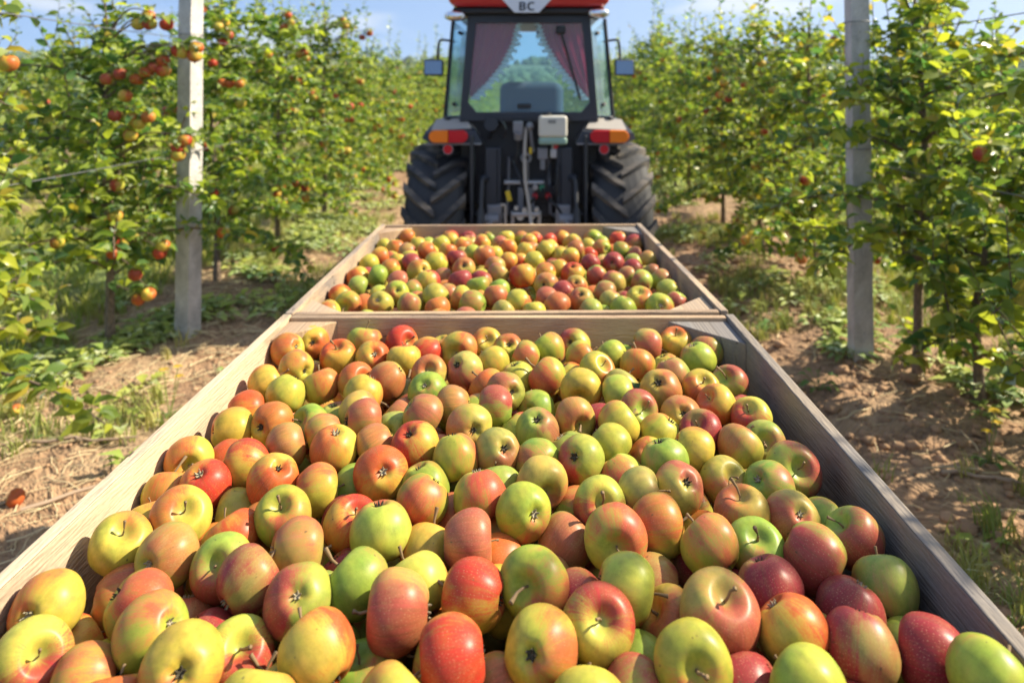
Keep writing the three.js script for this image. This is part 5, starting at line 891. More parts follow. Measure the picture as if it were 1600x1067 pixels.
A('B', 0.336, 1.072, -1.199, 0.0353, -0.52, -0.85, 0.09, 'n', 'russet brown apple just left of brownish yellow one, in middle of near crate');
A('G', 0.354, 1.107, -1.047, 0.0367, 0.67, -0.64, -0.37, 'c', 'green apple with calyx showing, in middle of near crate, right of centre');
A('G', 0.308, 1.063, -1.005, 0.0355, -0.24, 0.55, -0.80, 'n', 'green apple just behind green one, in middle of near crate');
A('BO', 0.292, 1.116, -0.969, 0.0355, -0.20, 0.95, 0.23, 's', 'brownish orange apple with stem showing, in middle of near crate, right of centre');
A('O', 0.245, 1.065, -0.988, 0.0355, 0.29, -0.53, -0.80, 'c', 'orange apple with calyx showing, in middle of near crate, right of centre');
A('P', 0.219, 1.077, -0.929, 0.0356, 0.27, -0.85, 0.45, 'n', 'dark crimson apple just in front of orange one, at near end of near crate');
A('YO', 0.168, 1.121, -0.933, 0.0367, 0.99, 0.03, -0.10, 'n', 'orange-blushed yellow apple, at near end of near crate, right of centre');
A('B', 0.156, 1.123, -0.998, 0.0355, 0.96, 0.28, 0.04, 'n', 'russet brown apple just behind orange-blushed yellow one, in middle of near crate');
A('BP', 0.134, 1.070, -0.966, 0.0355, 0.73, 0.51, -0.46, 'n', 'brownish pink apple, in middle of near crate, right of centre');
A('PY', 0.095, 1.127, -0.967, 0.0358, 0.00, 0.54, 0.84, 's', 'crimson and yellow apple with stem showing, in middle of near crate, at centre');
A('M', 0.108, 1.127, -0.898, 0.0387, -0.03, 0.21, 0.98, 's', 'green and red apple with stem showing, at near end of near crate, right of centre');
A('YG', 0.067, 1.088, -1.012, 0.0355, 0.90, -0.38, 0.21, 'n', 'yellow-green apple just left of crimson and yellow one, in middle of near crate');
A('YG', 0.226, 1.125, -0.884, 0.0357, -0.55, 0.48, -0.69, 'n', 'yellow-green apple just left of green one, at near end of near crate');
A('P', 0.251, 1.064, -0.872, 0.0357, 0.98, 0.12, 0.17, 'n', 'seventh from left of dark crimson apples, at near end of near crate');
A('G', 0.288, 1.109, -0.903, 0.0357, 0.02, 0.86, 0.51, 's', 'green apple with stem showing, at near end of near crate, right of centre');
A('GP', 0.408, 1.107, -1.094, 0.0396, 0.01, 0.54, 0.84, 's', 'green and crimson apple with stem showing, in middle of near crate, by right board');
A('BP', 0.358, 1.112, -0.961, 0.0361, -0.11, -0.70, -0.70, 'c', 'brownish pink apple with calyx showing just left of green one, in middle of near crate');
A('GP', 0.429, 1.105, -0.929, 0.0356, -0.68, 0.73, 0.04, 's', 'green and crimson apple with stem showing, at near end of near crate, by right board');
A('G', 0.412, 1.085, -0.989, 0.0355, -0.93, -0.23, -0.29, 'n', 'green apple, in middle of near crate, by right board');
A('YO', -0.546, 1.114, -0.792, 0.0360, 0.05, -0.39, -0.92, 'c', 'orange-blushed yellow apple with calyx showing, at near end of near crate, by left board');
A('PY', -0.520, 1.105, -0.732, 0.0364, 0.63, 0.57, 0.52, 's', 'crimson and yellow apple with stem showing, at near end of near crate, by left board');
A('R', -0.528, 1.052, -0.808, 0.0359, 0.58, 0.28, -0.77, 'n', 'bright red apple, at near end of near crate, by left board');
A('Y', -0.472, 1.053, -0.774, 0.0360, -0.62, 0.63, -0.48, 'n', 'yellow apple just right of yellow-green one, at near end of near crate');
A('YG', -0.456, 1.090, -0.720, 0.0361, -0.96, 0.02, 0.27, 'n', 'yellow-green apple just left of yellow one, at near end of near crate');
A('BO', -0.504, 1.071, -0.868, 0.0358, 0.89, -0.19, -0.42, 'n', 'brownish orange apple, at near end of near crate, by left board');
A('BY', -0.456, 1.114, -0.880, 0.0358, 0.31, -0.29, -0.91, 'c', 'brownish yellow apple with calyx showing, at near end of near crate, left of centre');
A('Y', -0.534, 1.106, -0.916, 0.0357, 0.34, 0.84, 0.42, 's', 'yellow apple with stem showing, at near end of near crate, by left board');
A('M', -0.449, 1.108, -0.805, 0.0360, 0.77, -0.61, -0.18, 'n', 'green and red apple just right of brownish orange one, at near end of near crate');
A('YG', -0.406, 1.118, -0.755, 0.0361, -0.82, -0.52, -0.25, 'c', 'yellow-green apple with calyx showing, at near end of near crate, left of centre');
A('YO', -0.346, 1.124, -0.697, 0.0382, -0.33, -0.56, -0.76, 'c', 'orange-blushed yellow apple with calyx showing, at near end of near crate, left of centre');
A('GP', -0.381, 1.109, -0.869, 0.0358, -0.04, 0.63, 0.77, 's', 'green and crimson apple with stem showing, at near end of near crate, left of centre');
A('B', -0.411, 1.062, -0.833, 0.0359, 0.07, -0.84, 0.54, 'n', 'leftmost of russet brown apples, at near end of near crate');
A('P', -0.365, 1.077, -0.788, 0.0360, 0.52, -0.83, 0.22, 'n', 'leftmost of dark crimson apples, at near end of near crate');
A('PY', -0.313, 1.093, -0.749, 0.0361, 0.33, 0.83, 0.45, 's', 'crimson and yellow apple with stem showing, at near end of near crate, left of centre');
A('P', -0.332, 1.122, -0.826, 0.0359, 0.57, 0.37, -0.73, 'n', 'dark crimson apple just right of orange and yellow one, at near end of near crate');
A('O', -0.404, 1.094, -0.677, 0.0361, -0.15, 0.77, -0.62, 'n', 'orange apple, at near end of near crate, left of centre');
A('Y', -0.258, 1.117, -0.661, 0.0361, 0.09, 0.73, -0.68, 'n', 'yellow apple just in front of crimson and yellow one, at near end of near crate');
A('B', -0.293, 1.123, -0.880, 0.0358, 0.90, -0.22, -0.37, 'n', 'russet brown apple just right of orange and yellow one, at near end of near crate');
A('P', -0.234, 1.071, -0.899, 0.0358, 0.61, -0.78, 0.16, 'n', 'dark crimson apple just right of dull olive-green one, at near end of near crate');
A('G', -0.202, 1.123, -0.820, 0.0359, -0.77, 0.58, -0.29, 'n', 'green apple, at near end of near crate, at centre');
A('GP', -0.260, 1.128, -0.787, 0.0360, -0.18, -0.70, -0.69, 'c', 'green and crimson apple with calyx showing, at near end of near crate, left of centre');
A('GB', -0.254, 1.085, -0.838, 0.0359, 0.66, -0.75, 0.07, 'n', 'dull olive-green apple, at near end of near crate, left of centre');
A('PY', -0.134, 1.112, -0.831, 0.0359, -0.52, 0.66, -0.54, 'n', 'crimson and yellow apple just behind brownish pink one, at near end of near crate');
A('BP', -0.144, 1.132, -0.765, 0.0386, -1.00, 0.03, 0.08, 'n', 'brownish pink apple just right of green one, at near end of near crate');
A('R', -0.063, 1.126, -0.797, 0.0360, -0.95, -0.04, -0.30, 'n', 'bright red apple just in front of orange one, at near end of near crate');
A('PY', -0.091, 1.092, -0.747, 0.0361, -0.96, 0.10, -0.25, 'n', 'crimson and yellow apple just left of dull olive-green one, at near end of near crate');
A('G', -0.177, 1.080, -0.734, 0.0361, -0.07, 0.99, 0.08, 's', 'green apple with stem showing, at near end of near crate, at centre');
A('RO', -0.216, 1.130, -0.712, 0.0361, -0.70, 0.52, -0.49, 'n', 'orange-red apple just left of green one, at near end of near crate');
A('YG', -0.257, 1.077, -0.715, 0.0361, -0.55, 0.69, -0.47, 'n', 'yellow-green apple just right of yellow one, at near end of near crate');
A('R', -0.170, 1.073, -0.667, 0.0361, 0.86, -0.50, 0.13, 'n', 'second from left of bright red apples, at near end of near crate');
A('YO', -0.128, 1.123, -0.654, 0.0361, 0.61, 0.53, -0.60, 'n', 'orange-blushed yellow apple just right of green one, at near end of near crate');
A('R', -0.078, 1.135, -0.697, 0.0361, -0.98, -0.08, 0.16, 'n', 'bright red apple just in front of bright red one, at near end of near crate');
A('G', -0.225, 1.072, -0.780, 0.0360, 0.56, -0.80, 0.22, 'n', 'green apple, at near end of near crate, left of centre');
A('O', -0.054, 1.094, -0.649, 0.0361, -0.77, -0.61, 0.18, 'n', 'orange apple just in front of dull olive-green one, at near end of near crate');
A('YG', 0.004, 1.132, -0.809, 0.0377, -0.31, 0.44, 0.85, 's', 'yellow-green apple with stem showing, at near end of near crate, at centre');
A('Y', -0.035, 1.088, -0.844, 0.0358, -0.84, -0.50, 0.21, 'n', 'yellow apple, at near end of near crate, at centre');
A('P', 0.055, 1.091, -0.828, 0.0359, -0.95, 0.22, -0.24, 'n', 'dark crimson apple, at near end of near crate, at centre');
A('PY', 0.109, 1.126, -0.809, 0.0359, 0.97, -0.24, 0.09, 'n', 'crimson and yellow apple, at near end of near crate, right of centre');
A('P', 0.154, 1.081, -0.875, 0.0359, -0.98, -0.03, -0.21, 'n', 'dark crimson apple just right of crimson and yellow one, at near end of near crate');
A('BY', 0.160, 1.084, -0.809, 0.0360, -0.69, 0.70, 0.16, 's', 'brownish yellow apple with stem showing, at near end of near crate, right of centre');
A('PY', 0.072, 1.128, -0.752, 0.0367, 0.10, 0.69, 0.71, 's', 'crimson and yellow apple with stem showing, at near end of near crate, at centre');
A('GB', -0.035, 1.081, -0.712, 0.0361, 0.89, 0.12, -0.44, 'n', 'dull olive-green apple, at near end of near crate, at centre');
A('YO', 0.010, 1.130, -0.715, 0.0361, 0.31, -0.49, -0.82, 'c', 'orange-blushed yellow apple with calyx showing, at near end of near crate, at centre');
A('GP', 0.105, 1.093, -0.697, 0.0361, 0.98, 0.09, -0.19, 'n', 'green and crimson apple just right of orange-blushed yellow one, at near end of near crate');
A('YG', 0.161, 1.129, -0.700, 0.0361, -0.03, 0.43, 0.90, 's', 'yellow-green apple with stem showing, at near end of near crate, right of centre');
A('YO', 0.055, 1.115, -0.658, 0.0361, 0.06, 0.52, -0.85, 'n', 'orange-blushed yellow apple just left of green and crimson one, at near end of near crate');
A('G', 0.118, 1.071, -0.759, 0.0361, -0.96, -0.06, -0.28, 'n', 'green apple just behind green and crimson one, at near end of near crate');
A('BP', 0.206, 1.125, -0.770, 0.0420, 0.16, 0.90, 0.41, 's', 'brownish pink apple with stem showing, at near end of near crate, right of centre');
A('P', 0.279, 1.118, -0.822, 0.0359, 0.28, -0.87, 0.40, 'n', 'dark crimson apple just in front of green one, at near end of near crate');
A('GP', 0.354, 1.113, -0.881, 0.0391, 0.75, -0.40, 0.53, 'n', 'green and crimson apple just right of dark crimson one, at near end of near crate');
A('P', 0.372, 1.095, -0.816, 0.0365, -0.50, -0.84, 0.20, 'n', 'dark crimson apple just left of dull olive-green one, at near end of near crate');
A('GB', 0.430, 1.096, -0.850, 0.0358, 0.07, 0.67, -0.74, 'n', 'dull olive-green apple, at near end of near crate, by right board');
A('G', 0.424, 1.063, -0.786, 0.0360, 0.03, 0.52, 0.85, 's', 'green apple with stem showing, at near end of near crate, by right board');
A('RO', 0.280, 1.118, -0.755, 0.0361, 0.56, -0.72, 0.40, 'n', 'orange-red apple, at near end of near crate, right of centre');
A('P', 0.346, 1.114, -0.738, 0.0361, -0.25, -0.85, 0.47, 'n', 'dark crimson apple just in front of dull olive-green one, at near end of near crate');
A('P', 0.323, 1.077, -0.687, 0.0361, -0.51, -0.85, 0.13, 'n', 'second from right of dark crimson apples, at near end of near crate');
A('YG', 0.269, 1.119, -0.680, 0.0361, -0.58, 0.12, -0.81, 'n', 'yellow-green apple just in front of green one, at near end of near crate');
A('P', 0.215, 1.090, -0.707, 0.0361, -0.33, 0.45, -0.83, 'n', 'sixth from right of dark crimson apples, at near end of near crate');
A('Y', 0.202, 1.079, -0.642, 0.0361, 0.36, -0.72, 0.60, 'n', 'yellow apple, at near end of near crate, right of centre');
A('G', 0.316, 1.071, -0.787, 0.0360, 0.95, 0.06, 0.31, 'n', 'green apple just behind yellow-green one, at near end of near crate');
A('P', 0.422, 1.106, -0.735, 0.0361, -0.86, -0.10, -0.51, 'n', 'rightmost of dark crimson apples, at near end of near crate');
A('YG', 0.436, 1.137, -0.669, 0.0361, 0.82, 0.47, -0.31, 'n', 'yellow-green apple, at near end of near crate, by right board');
A('P', -0.258, 1.078, -2.910, 0.0361, -0.07, -0.61, -0.79, 'c', 'dark crimson apple with calyx showing, at far end of far crate, left of centre', true);
A('OY', -0.518, 1.089, -2.700, 0.0350, -0.05, -0.99, 0.12, 'n', 'orange and yellow apple, at far end of far crate, by left board', true);
A('P', -0.453, 1.099, -2.582, 0.0355, -0.99, 0.11, -0.12, 'n', 'dark crimson apple, at far end of far crate, left of centre', true);
A('O', -0.382, 1.103, -2.591, 0.0374, -0.83, -0.48, 0.28, 'n', 'orange apple just left of orange-blushed yellow one, at far end of far crate', true);
A('YO', -0.350, 1.097, -2.741, 0.0344, 0.36, -0.93, 0.04, 'n', 'orange-blushed yellow apple, at far end of far crate, left of centre', true);
A('O', -0.257, 1.105, -2.671, 0.0349, -0.42, -0.90, -0.12, 'n', 'orange apple just behind dark crimson one, at far end of far crate', true);
A('O', -0.543, 1.091, -2.539, 0.0360, 0.95, 0.19, -0.26, 'n', 'orange apple, at far end of far crate, by left board', true);
A('OY', -0.564, 1.088, -2.457, 0.0349, -0.73, 0.63, -0.28, 'n', 'orange and yellow apple, in middle of far crate, by left board', true);
A('P', -0.403, 1.108, -2.390, 0.0365, -0.85, -0.45, 0.25, 'n', 'dark crimson apple just left of orange one, in middle of far crate', true);
A('YO', -0.464, 1.103, -2.337, 0.0331, -0.94, -0.33, -0.06, 'n', 'orange-blushed yellow apple just right of green one, in middle of far crate', true);
A('G', -0.490, 1.101, -2.254, 0.0350, -0.93, 0.38, 0.01, 'n', 'green apple, in middle of far crate, by left board', true);
A('Y', -0.360, 1.112, -2.270, 0.0378, -0.62, -0.45, -0.64, 'c', 'yellow apple with calyx showing, in middle of far crate, left of centre', true);
A('YO', -0.317, 1.114, -2.368, 0.0392, -0.88, -0.46, -0.10, 'n', 'orange-blushed yellow apple just right of yellow one, in middle of far crate', true);
A('P', -0.253, 1.117, -2.415, 0.0344, 0.04, 0.95, -0.31, 'n', 'dark crimson apple just behind brownish orange one, in middle of far crate', true);
A('BO', -0.162, 1.118, -2.466, 0.0365, 0.07, -0.99, -0.13, 'n', 'brownish orange apple, in middle of far crate, at centre', true);
A('O', -0.132, 1.096, -2.562, 0.0331, -0.44, 0.79, -0.42, 'n', 'orange apple just right of brownish orange one, at far end of far crate', true);
A('BO', -0.215, 1.120, -2.270, 0.0368, -0.08, -0.56, -0.82, 'c', 'brownish orange apple with calyx showing, in middle of far crate, at centre', true);
A('B', -0.115, 1.125, -2.286, 0.0331, -0.30, -0.95, 0.04, 'n', 'russet brown apple just behind russet brown one, in middle of far crate', true);
A('B', -0.102, 1.125, -2.188, 0.0331, 0.63, 0.63, -0.46, 'n', 'russet brown apple just in front of russet brown one, in middle of far crate', true);
A('O', -0.560, 1.092, -2.274, 0.0358, 0.47, -0.88, -0.02, 'n', 'orange apple, in middle of far crate, by left board', true);
A('GB', -0.528, 1.098, -2.143, 0.0337, 0.92, -0.37, -0.12, 'n', 'dull olive-green apple, in middle of far crate, by left board', true);
A('BP', -0.406, 1.109, -2.154, 0.0346, 0.97, 0.08, -0.24, 'n', 'brownish pink apple, in middle of far crate, left of centre', true);
A('PY', -0.311, 1.116, -2.140, 0.0356, 0.04, -0.99, 0.10, 'n', 'crimson and yellow apple, in middle of far crate, left of centre', true);
A('O', -0.264, 1.079, -2.162, 0.0331, 0.85, -0.47, -0.25, 'n', 'orange apple, in middle of far crate, left of centre', true);
A('P', -0.212, 1.119, -2.128, 0.0359, -0.24, 0.92, -0.30, 'n', 'dark crimson apple just in front of brownish orange one, in middle of far crate', true);
A('P', -0.150, 1.117, -2.143, 0.0331, -0.30, -0.94, 0.13, 'n', 'dark crimson apple just right of brownish orange one, in middle of far crate', true);
A('YG', -0.389, 1.108, -2.043, 0.0353, -0.24, -0.51, -0.82, 'c', 'yellow-green apple with calyx showing, at near end of far crate, left of centre', true);
A('BY', -0.325, 1.089, -2.010, 0.0331, -0.36, -0.73, -0.58, 'c', 'rightmost of brownish yellow apples with calyx showing, at near end of far crate', true);
A('BY', -0.267, 1.114, -1.991, 0.0376, -0.64, -0.77, 0.06, 'n', 'brownish yellow apple, at near end of far crate, left of centre', true);
A('YO', -0.196, 1.110, -1.981, 0.0342, -0.87, 0.49, -0.00, 'n', 'orange-blushed yellow apple just left of green one, at near end of far crate', true);
A('G', -0.154, 1.119, -2.069, 0.0331, -0.23, 0.96, -0.17, 'n', 'green apple, in middle of far crate, at centre', true);
A('M', -0.098, 1.118, -1.974, 0.0349, 0.15, -0.97, 0.21, 'n', 'green and red apple, at near end of far crate, at centre', true);
A('G', -0.159, 1.111, -1.924, 0.0382, -0.94, 0.20, -0.28, 'n', 'green apple, at near end of far crate, at centre', true);
A('RO', -0.553, 1.097, -2.051, 0.0346, -0.72, -0.68, 0.12, 'n', 'orange-red apple, in middle of far crate, by left board', true);
A('O', -0.480, 1.077, -2.019, 0.0331, 0.91, 0.18, -0.37, 'n', 'orange apple just right of yellow-green one, at near end of far crate', true);
A('YG', -0.509, 1.100, -1.967, 0.0355, -0.10, 0.01, 1.00, 's', 'yellow-green apple with stem showing, at near end of far crate, by left board', true);
A('BY', -0.417, 1.105, -1.949, 0.0344, 0.10, -0.62, -0.78, 'c', 'leftmost of brownish yellow apples with calyx showing, at near end of far crate', true);
A('O', -0.250, 1.108, -1.895, 0.0331, -0.30, 0.86, -0.41, 'n', 'orange apple just in front of brownish yellow one, at near end of far crate', true);
A('R', 0.127, 1.082, -2.910, 0.0357, 0.61, -0.79, -0.08, 'n', 'bright red apple, at far end of far crate, right of centre', true);
A('YG', 0.258, 1.079, -2.906, 0.0396, 0.09, -0.21, -0.97, 'c', 'leftmost of yellow-green apples with calyx showing, at far end of far crate', true);
A('R', 0.358, 1.083, -2.878, 0.0392, 0.21, -0.98, 0.01, 'n', 'bright red apple, at far end of far crate, by right board', true);
A('P', 0.412, 1.082, -2.803, 0.0376, 0.96, 0.26, 0.08, 'n', 'dark crimson apple, at far end of far crate, by right board', true);
A('YG', 0.268, 1.099, -2.646, 0.0347, -0.43, -0.19, -0.88, 'c', 'yellow-green apple with calyx showing just behind dark crimson one, at far end of far crate', true);
A('G', 0.340, 1.094, -2.634, 0.0355, -0.97, -0.16, -0.17, 'n', 'green apple, at far end of far crate, right of centre', true);
A('Y', 0.053, 1.113, -2.570, 0.0351, 0.79, -0.62, -0.05, 'n', 'yellow apple, at far end of far crate, at centre', true);
A('O', -0.016, 1.115, -2.553, 0.0337, -0.04, -0.99, 0.11, 'n', 'orange apple just left of yellow one, at far end of far crate', true);
A('O', -0.085, 1.114, -2.598, 0.0340, -0.02, -1.00, 0.04, 'n', 'orange apple just behind orange one, at far end of far crate', true);
A('BO', 0.166, 1.108, -2.579, 0.0360, 0.99, 0.08, -0.08, 'n', 'brownish orange apple, at far end of far crate, right of centre', true);
A('OY', 0.137, 1.115, -2.440, 0.0342, 0.94, -0.27, -0.20, 'n', 'orange and yellow apple just in front of brownish orange one, in middle of far crate', true);
A('B', 0.417, 1.090, -2.502, 0.0337, 0.85, 0.41, -0.32, 'n', 'russet brown apple, at far end of far crate, by right board', true);
A('P', 0.283, 1.106, -2.401, 0.0367, 0.28, -0.32, -0.91, 'c', 'dark crimson apple with calyx showing, in middle of far crate, right of centre', true);
A('P', 0.341, 1.102, -2.335, 0.0342, -0.78, -0.62, -0.10, 'n', 'dark crimson apple, in middle of far crate, right of centre', true);
A('YO', 0.015, 1.122, -2.356, 0.0352, -0.85, -0.51, 0.13, 'n', 'second from right of orange-blushed yellow apples, in middle of far crate', true);
A('O', -0.077, 1.122, -2.353, 0.0331, 0.77, -0.64, 0.07, 'n', 'orange apple, in middle of far crate, at centre', true);
A('OY', 0.091, 1.120, -2.274, 0.0331, 0.34, -0.92, 0.20, 'n', 'orange and yellow apple just right of orange-blushed yellow one, in middle of far crate', true);
A('R', 0.134, 1.118, -2.222, 0.0375, 0.03, -0.88, -0.47, 'c', 'bright red apple with calyx showing, in middle of far crate, right of centre', true);
A('YO', 0.048, 1.121, -2.211, 0.0331, -0.96, -0.20, -0.18, 'n', 'orange-blushed yellow apple just left of orange and yellow one, in middle of far crate', true);
A('R', -0.026, 1.122, -2.176, 0.0397, -0.22, 0.90, -0.38, 'n', 'bright red apple, in middle of far crate, at centre', true);
A('BY', 0.046, 1.119, -2.091, 0.0352, 0.28, -0.26, -0.92, 'c', 'brownish yellow apple with calyx showing, in middle of far crate, at centre', true);
A('BP', 0.255, 1.110, -2.154, 0.0357, -0.34, -0.94, 0.03, 'n', 'brownish pink apple, in middle of far crate, right of centre', true);
A('GP', 0.344, 1.103, -2.175, 0.0366, -0.87, 0.29, -0.40, 'n', 'green and crimson apple, in middle of far crate, right of centre', true);
A('GB', 0.414, 1.095, -2.231, 0.0333, -0.62, 0.51, -0.60, 'n', 'dull olive-green apple, in middle of far crate, by right board', true);
A('BO', 0.135, 1.117, -2.077, 0.0331, 0.05, -0.66, -0.75, 'c', 'brownish orange apple with calyx showing, in middle of far crate, right of centre', true);
A('GB', 0.214, 1.111, -2.035, 0.0347, 0.89, -0.45, 0.10, 'n', 'dull olive-green apple just behind dull olive-green one, at near end of far crate', true);
A('P', 0.095, 1.115, -2.029, 0.0331, -0.73, -0.68, -0.08, 'n', 'dark crimson apple, at near end of far crate, right of centre', true);
A('B', 0.142, 1.111, -1.969, 0.0351, 0.05, -0.74, -0.67, 'c', 'russet brown apple with calyx showing, at near end of far crate, right of centre', true);
A('BP', 0.046, 1.110, -1.976, 0.0335, -0.98, -0.14, -0.16, 'n', 'brownish pink apple, at near end of far crate, at centre', true);
A('R', -0.027, 1.094, -1.985, 0.0342, 0.39, 0.85, -0.35, 'n', 'bright red apple, at near end of far crate, at centre', true);
A('YO', -0.031, 1.117, -1.924, 0.0360, -0.82, -0.54, 0.15, 'n', 'orange-blushed yellow apple just right of green and red one, at near end of far crate', true);
A('YO', 0.308, 1.105, -1.984, 0.0375, -0.07, 0.89, 0.44, 's', 'orange-blushed yellow apple with stem showing, at near end of far crate, right of centre', true);
A('GP', 0.413, 1.097, -2.099, 0.0369, -0.74, -0.66, -0.13, 'n', 'green and crimson apple, in middle of far crate, by right board', true);
A('GP', 0.408, 1.098, -1.973, 0.0340, -0.44, -0.89, -0.10, 'n', 'green and crimson apple, at near end of far crate, by right board', true);
A('YG', 0.355, 1.101, -1.933, 0.0375, 0.08, -0.45, -0.89, 'c', 'yellow-green apple with calyx showing, at near end of far crate, right of centre', true);
A('BO', 0.071, 1.111, -1.915, 0.0375, 0.72, -0.63, 0.30, 'n', 'brownish orange apple, at near end of far crate, at centre', true);
A('GB', 0.160, 1.108, -1.880, 0.0331, 0.83, -0.52, 0.18, 'n', 'dull olive-green apple just in front of russet brown one, at near end of far crate', true);
A('G', 0.252, 1.105, -1.911, 0.0358, -0.27, -0.96, -0.00, 'n', 'green apple, at near end of far crate, right of centre', true);
// the smaller ones behind, and those underneath that only show in the gaps: one heap
const heap = [];
function H(code, x, y, z, r, ax, ay, az) { heap.push([code, x, y, z, r, ax, ay, az]); }
H('YG', -0.011, 1.115, -1.534, 0.0353, -0.90, 0.39, -0.21);
H('Y', 0.141, 1.069, -1.174, 0.0353, 1.00, 0.01, -0.00);
H('G', 0.172, 1.070, -1.033, 0.0354, -0.85, 0.30, -0.43);
H('Y', -0.574, 1.083, -2.911, 0.0349, 0.87, 0.27, -0.40);
H('O', -0.518, 1.025, -2.911, 0.0345, 0.17, 0.85, -0.50);
H('G', -0.576, 1.021, -2.913, 0.0331, -0.05, -1.00, -0.01);
H('OY', -0.509, 1.088, -2.911, 0.0346, -0.99, -0.03, -0.14);
H('R', -0.457, 1.021, -2.913, 0.0331, -0.01, -1.00, -0.07);
H('P', -0.398, 1.027, -2.913, 0.0331, -0.64, 0.64, -0.42);
H('Y', -0.338, 1.023, -2.913, 0.0331, -0.81, 0.58, -0.11);
H('R', -0.333, 1.085, -2.911, 0.0354, 0.20, -0.97, 0.13);
H('G', -0.174, 1.077, -2.913, 0.0331, 0.68, 0.64, -0.34);
H('Y', -0.572, 1.084, -2.752, 0.0331, 0.85, 0.47, -0.26);
H('Y', -0.442, 1.092, -2.745, 0.0335, 0.95, -0.32, -0.00);
H('O', -0.322, 1.090, -2.843, 0.0331, -0.93, 0.38, -0.01);
H('Y', -0.200, 1.078, -2.858, 0.0331, 0.94, -0.17, -0.29);
H('O', -0.186, 1.105, -2.698, 0.0331, 0.31, 0.92, -0.23);
H('O', -0.302, 1.109, -2.566, 0.0331, 0.24, 0.95, -0.22);
H('O', -0.458, 1.102, -2.428, 0.0331, 0.22, 0.86, -0.45);
H('Y', -0.428, 1.101, -2.483, 0.0331, -0.18, 0.88, -0.44);
H('YG', -0.209, 1.115, -2.509, 0.0331, 0.88, -0.43, -0.22);
H('Y', -0.157, 1.094, -2.254, 0.0331, -0.94, -0.32, 0.09);
H('B', -0.247, 1.093, -2.082, 0.0331, 0.87, -0.35, -0.34);
H('YG', -0.446, 1.091, -2.067, 0.0331, -0.93, 0.29, -0.25);
H('G', -0.351, 1.099, -2.093, 0.0331, -0.90, 0.36, -0.24);
H('O', -0.147, 1.091, -2.015, 0.0331, -0.63, 0.75, -0.22);
H('G', -0.559, 1.060, -2.102, 0.0331, 0.50, 0.81, -0.31);
H('O', -0.371, 1.065, -1.934, 0.0331, -0.71, 0.60, -0.37);
H('GB', -0.332, 1.112, -1.924, 0.0331, -0.41, -0.90, 0.13);
H('Y', -0.549, 1.093, -1.918, 0.0331, -0.83, -0.55, 0.07);
H('B', -0.073, 1.104, -1.878, 0.0331, 0.60, 0.58, -0.55);
H('G', -0.061, 1.060, -1.924, 0.0331, -0.64, 0.56, -0.53);
H('G', -0.094, 1.111, -2.074, 0.0331, 0.37, -0.90, 0.22);
H('G', -0.096, 1.050, -2.913, 0.0331, 0.45, -0.89, 0.04);
H('Y', -0.099, 1.093, -2.868, 0.0343, -0.13, 0.94, -0.32);
H('YG', -0.036, 1.080, -2.913, 0.0331, -0.94, -0.31, -0.17);
H('YO', -0.008, 1.099, -2.773, 0.0338, 0.64, -0.77, 0.05);
H('R', 0.019, 1.091, -2.857, 0.0331, -0.68, -0.72, -0.14);
H('R', 0.073, 1.096, -2.797, 0.0331, -0.64, 0.71, -0.29);
H('Y', 0.171, 1.093, -2.800, 0.0331, -0.50, -0.86, -0.12);
H('R', 0.316, 1.044, -2.913, 0.0331, -0.02, 0.93, -0.37);
H('R', 0.219, 1.086, -2.609, 0.0331, -0.63, -0.77, 0.05);
H('YO', 0.111, 1.095, -2.550, 0.0331, -0.91, 0.35, -0.20);
H('BP', 0.384, 1.088, -2.588, 0.0331, 1.00, 0.08, 0.03);
H('B', 0.241, 1.092, -2.448, 0.0331, -0.58, 0.78, -0.23);
H('GB', 0.355, 1.098, -2.441, 0.0331, 0.95, 0.27, -0.14);
H('B', 0.402, 1.086, -2.340, 0.0331, -0.46, 0.67, -0.59);
H('P', 0.073, 1.099, -2.365, 0.0331, 0.90, -0.42, 0.04);
H('P', 0.204, 1.113, -2.376, 0.0331, -0.54, -0.83, -0.15);
H('Y', -0.073, 1.075, -2.209, 0.0331, -0.95, -0.05, -0.31);
H('GP', 0.207, 1.114, -2.218, 0.0331, 0.59, -0.81, -0.01);
H('GB', 0.306, 1.106, -2.232, 0.0331, 0.98, 0.19, -0.08);
H('O', 0.185, 1.084, -2.087, 0.0331, 0.98, -0.03, -0.19);
H('O', -0.079, 1.060, -1.990, 0.0331, -0.47, -0.85, 0.22);
H('B', 0.225, 1.108, -1.971, 0.0331, -0.35, -0.94, 0.03);
H('P', 0.271, 1.084, -2.034, 0.0331, 0.76, 0.57, -0.32);
H('G', 0.196, 1.078, -1.920, 0.0331, -0.05, 0.88, 0.48);
H('G', 0.110, 1.072, -1.879, 0.0331, -0.95, -0.27, -0.17);
H('Y', 0.010, 1.104, -1.876, 0.0331, -0.13, 0.91, -0.40);
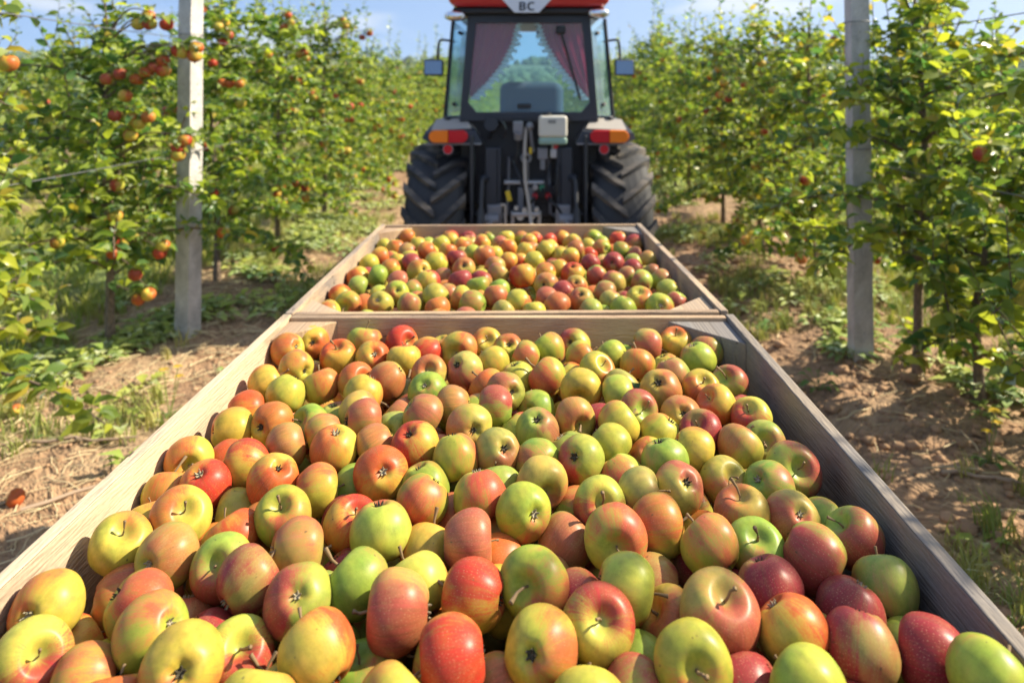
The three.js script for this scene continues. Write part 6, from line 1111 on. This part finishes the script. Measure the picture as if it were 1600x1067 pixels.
{
  const placed = scene.children.filter((o) => /^apple(_\d+)?$/.test(o.name)).map((o) => [o.position.x, o.position.y, o.position.z, o.scale.x]).concat(heap.map((h) => [h[1], h[2], h[3], h[4]]));
  const r = mulberry(4242), codes = Object.keys(SKINS);
  const fits = (x, y, z, q, slack) => placed.every(([a, b, c, s]) => (a - x) ** 2 + (b - y) ** 2 + (c - z) ** 2 > (slack * (q + s)) ** 2);
  for (const rear of [false, true]) for (let layer = 0; layer < 4; layer++) for (let i = 0; i < 17; i++) for (let j = 0; j < 20; j++) {
    const d = rear ? mix(1.79, 2.92, (j + r()) / 20) : mix(0.53, 1.665, (j + r()) / 20), t = rear ? (d - 1.735) / 1.235 : 0, xc = rear ? -0.056 - 0.026 * t : -0.054, q = 0.033 + r() * 0.004;
    const u = ((i + r()) / 17 * 2 - 1) * (0.522 - q), x = xc + u, rim = -0.5485 - 0.0185 * t, dome = 1 - (u / 0.53) ** 2;
    const near = !rear && d < 0.68;
    const y = EYE + rim - 0.052 + 0.03 * dome - (near ? 0.0 : 0.022) - layer * 0.052 - r() * 0.02;
    if (!fits(x, y, -d, q, layer ? 0.84 : 0.90)) continue;
    heap.push([codes[Math.floor(r() * codes.length)], x, y, -d, q, r() - 0.5, r() - 0.5, r() - 0.5]); placed.push([x, y, -d, q]);
  }
  const g = new THREE.Group(); g.name = numbered('apple_heap'); tag(g, 'rest of the apples heaped in both crates, underneath and at the back'); kind(g, 'stuff'); scene.add(g);
  const o = new THREE.Object3D(), byCode = new Map();
  for (const h of heap) { const k = h[0]; if (!byCode.has(k)) byCode.set(k, []); byCode.get(k).push(h); }
  let salt = 0;
  for (const [code, list] of byCode) {
    const m = new THREE.InstancedMesh(appleLo[salt++ % 5], skins[code][0], list.length); m.name = 'apples'; m.castShadow = m.receiveShadow = true; kind(m, 'stuff');
    list.forEach(([, x, y, z, q, ax, ay, az], n) => { o.position.set(x, y, z); o.scale.setScalar(q); o.quaternion.setFromUnitVectors(UP, V(ax, ay, az).normalize()).multiply(new THREE.Quaternion().setFromAxisAngle(UP, n * 2.4)); o.updateMatrix(); m.setMatrixAt(n, o.matrix); });
    g.add(m);
  }
}
{
  const l = leafGeometry([{ p: V(0, 0, 0), d: V(1, 0.25, 0.25).normalize(), n: V(-0.2, 1, 0.3), s: 0.95, bend: 0.15, c: [0.05, 0.13, 0.02] }], HI), m = part('apple_leaf', l, leafMat, scene);
  m.position.set(0.165, 1.108, -1.365); tag(m, 'dark green leaf lying between apples in the near crate', 'leaf');
}

renderer.render(scene, camera);
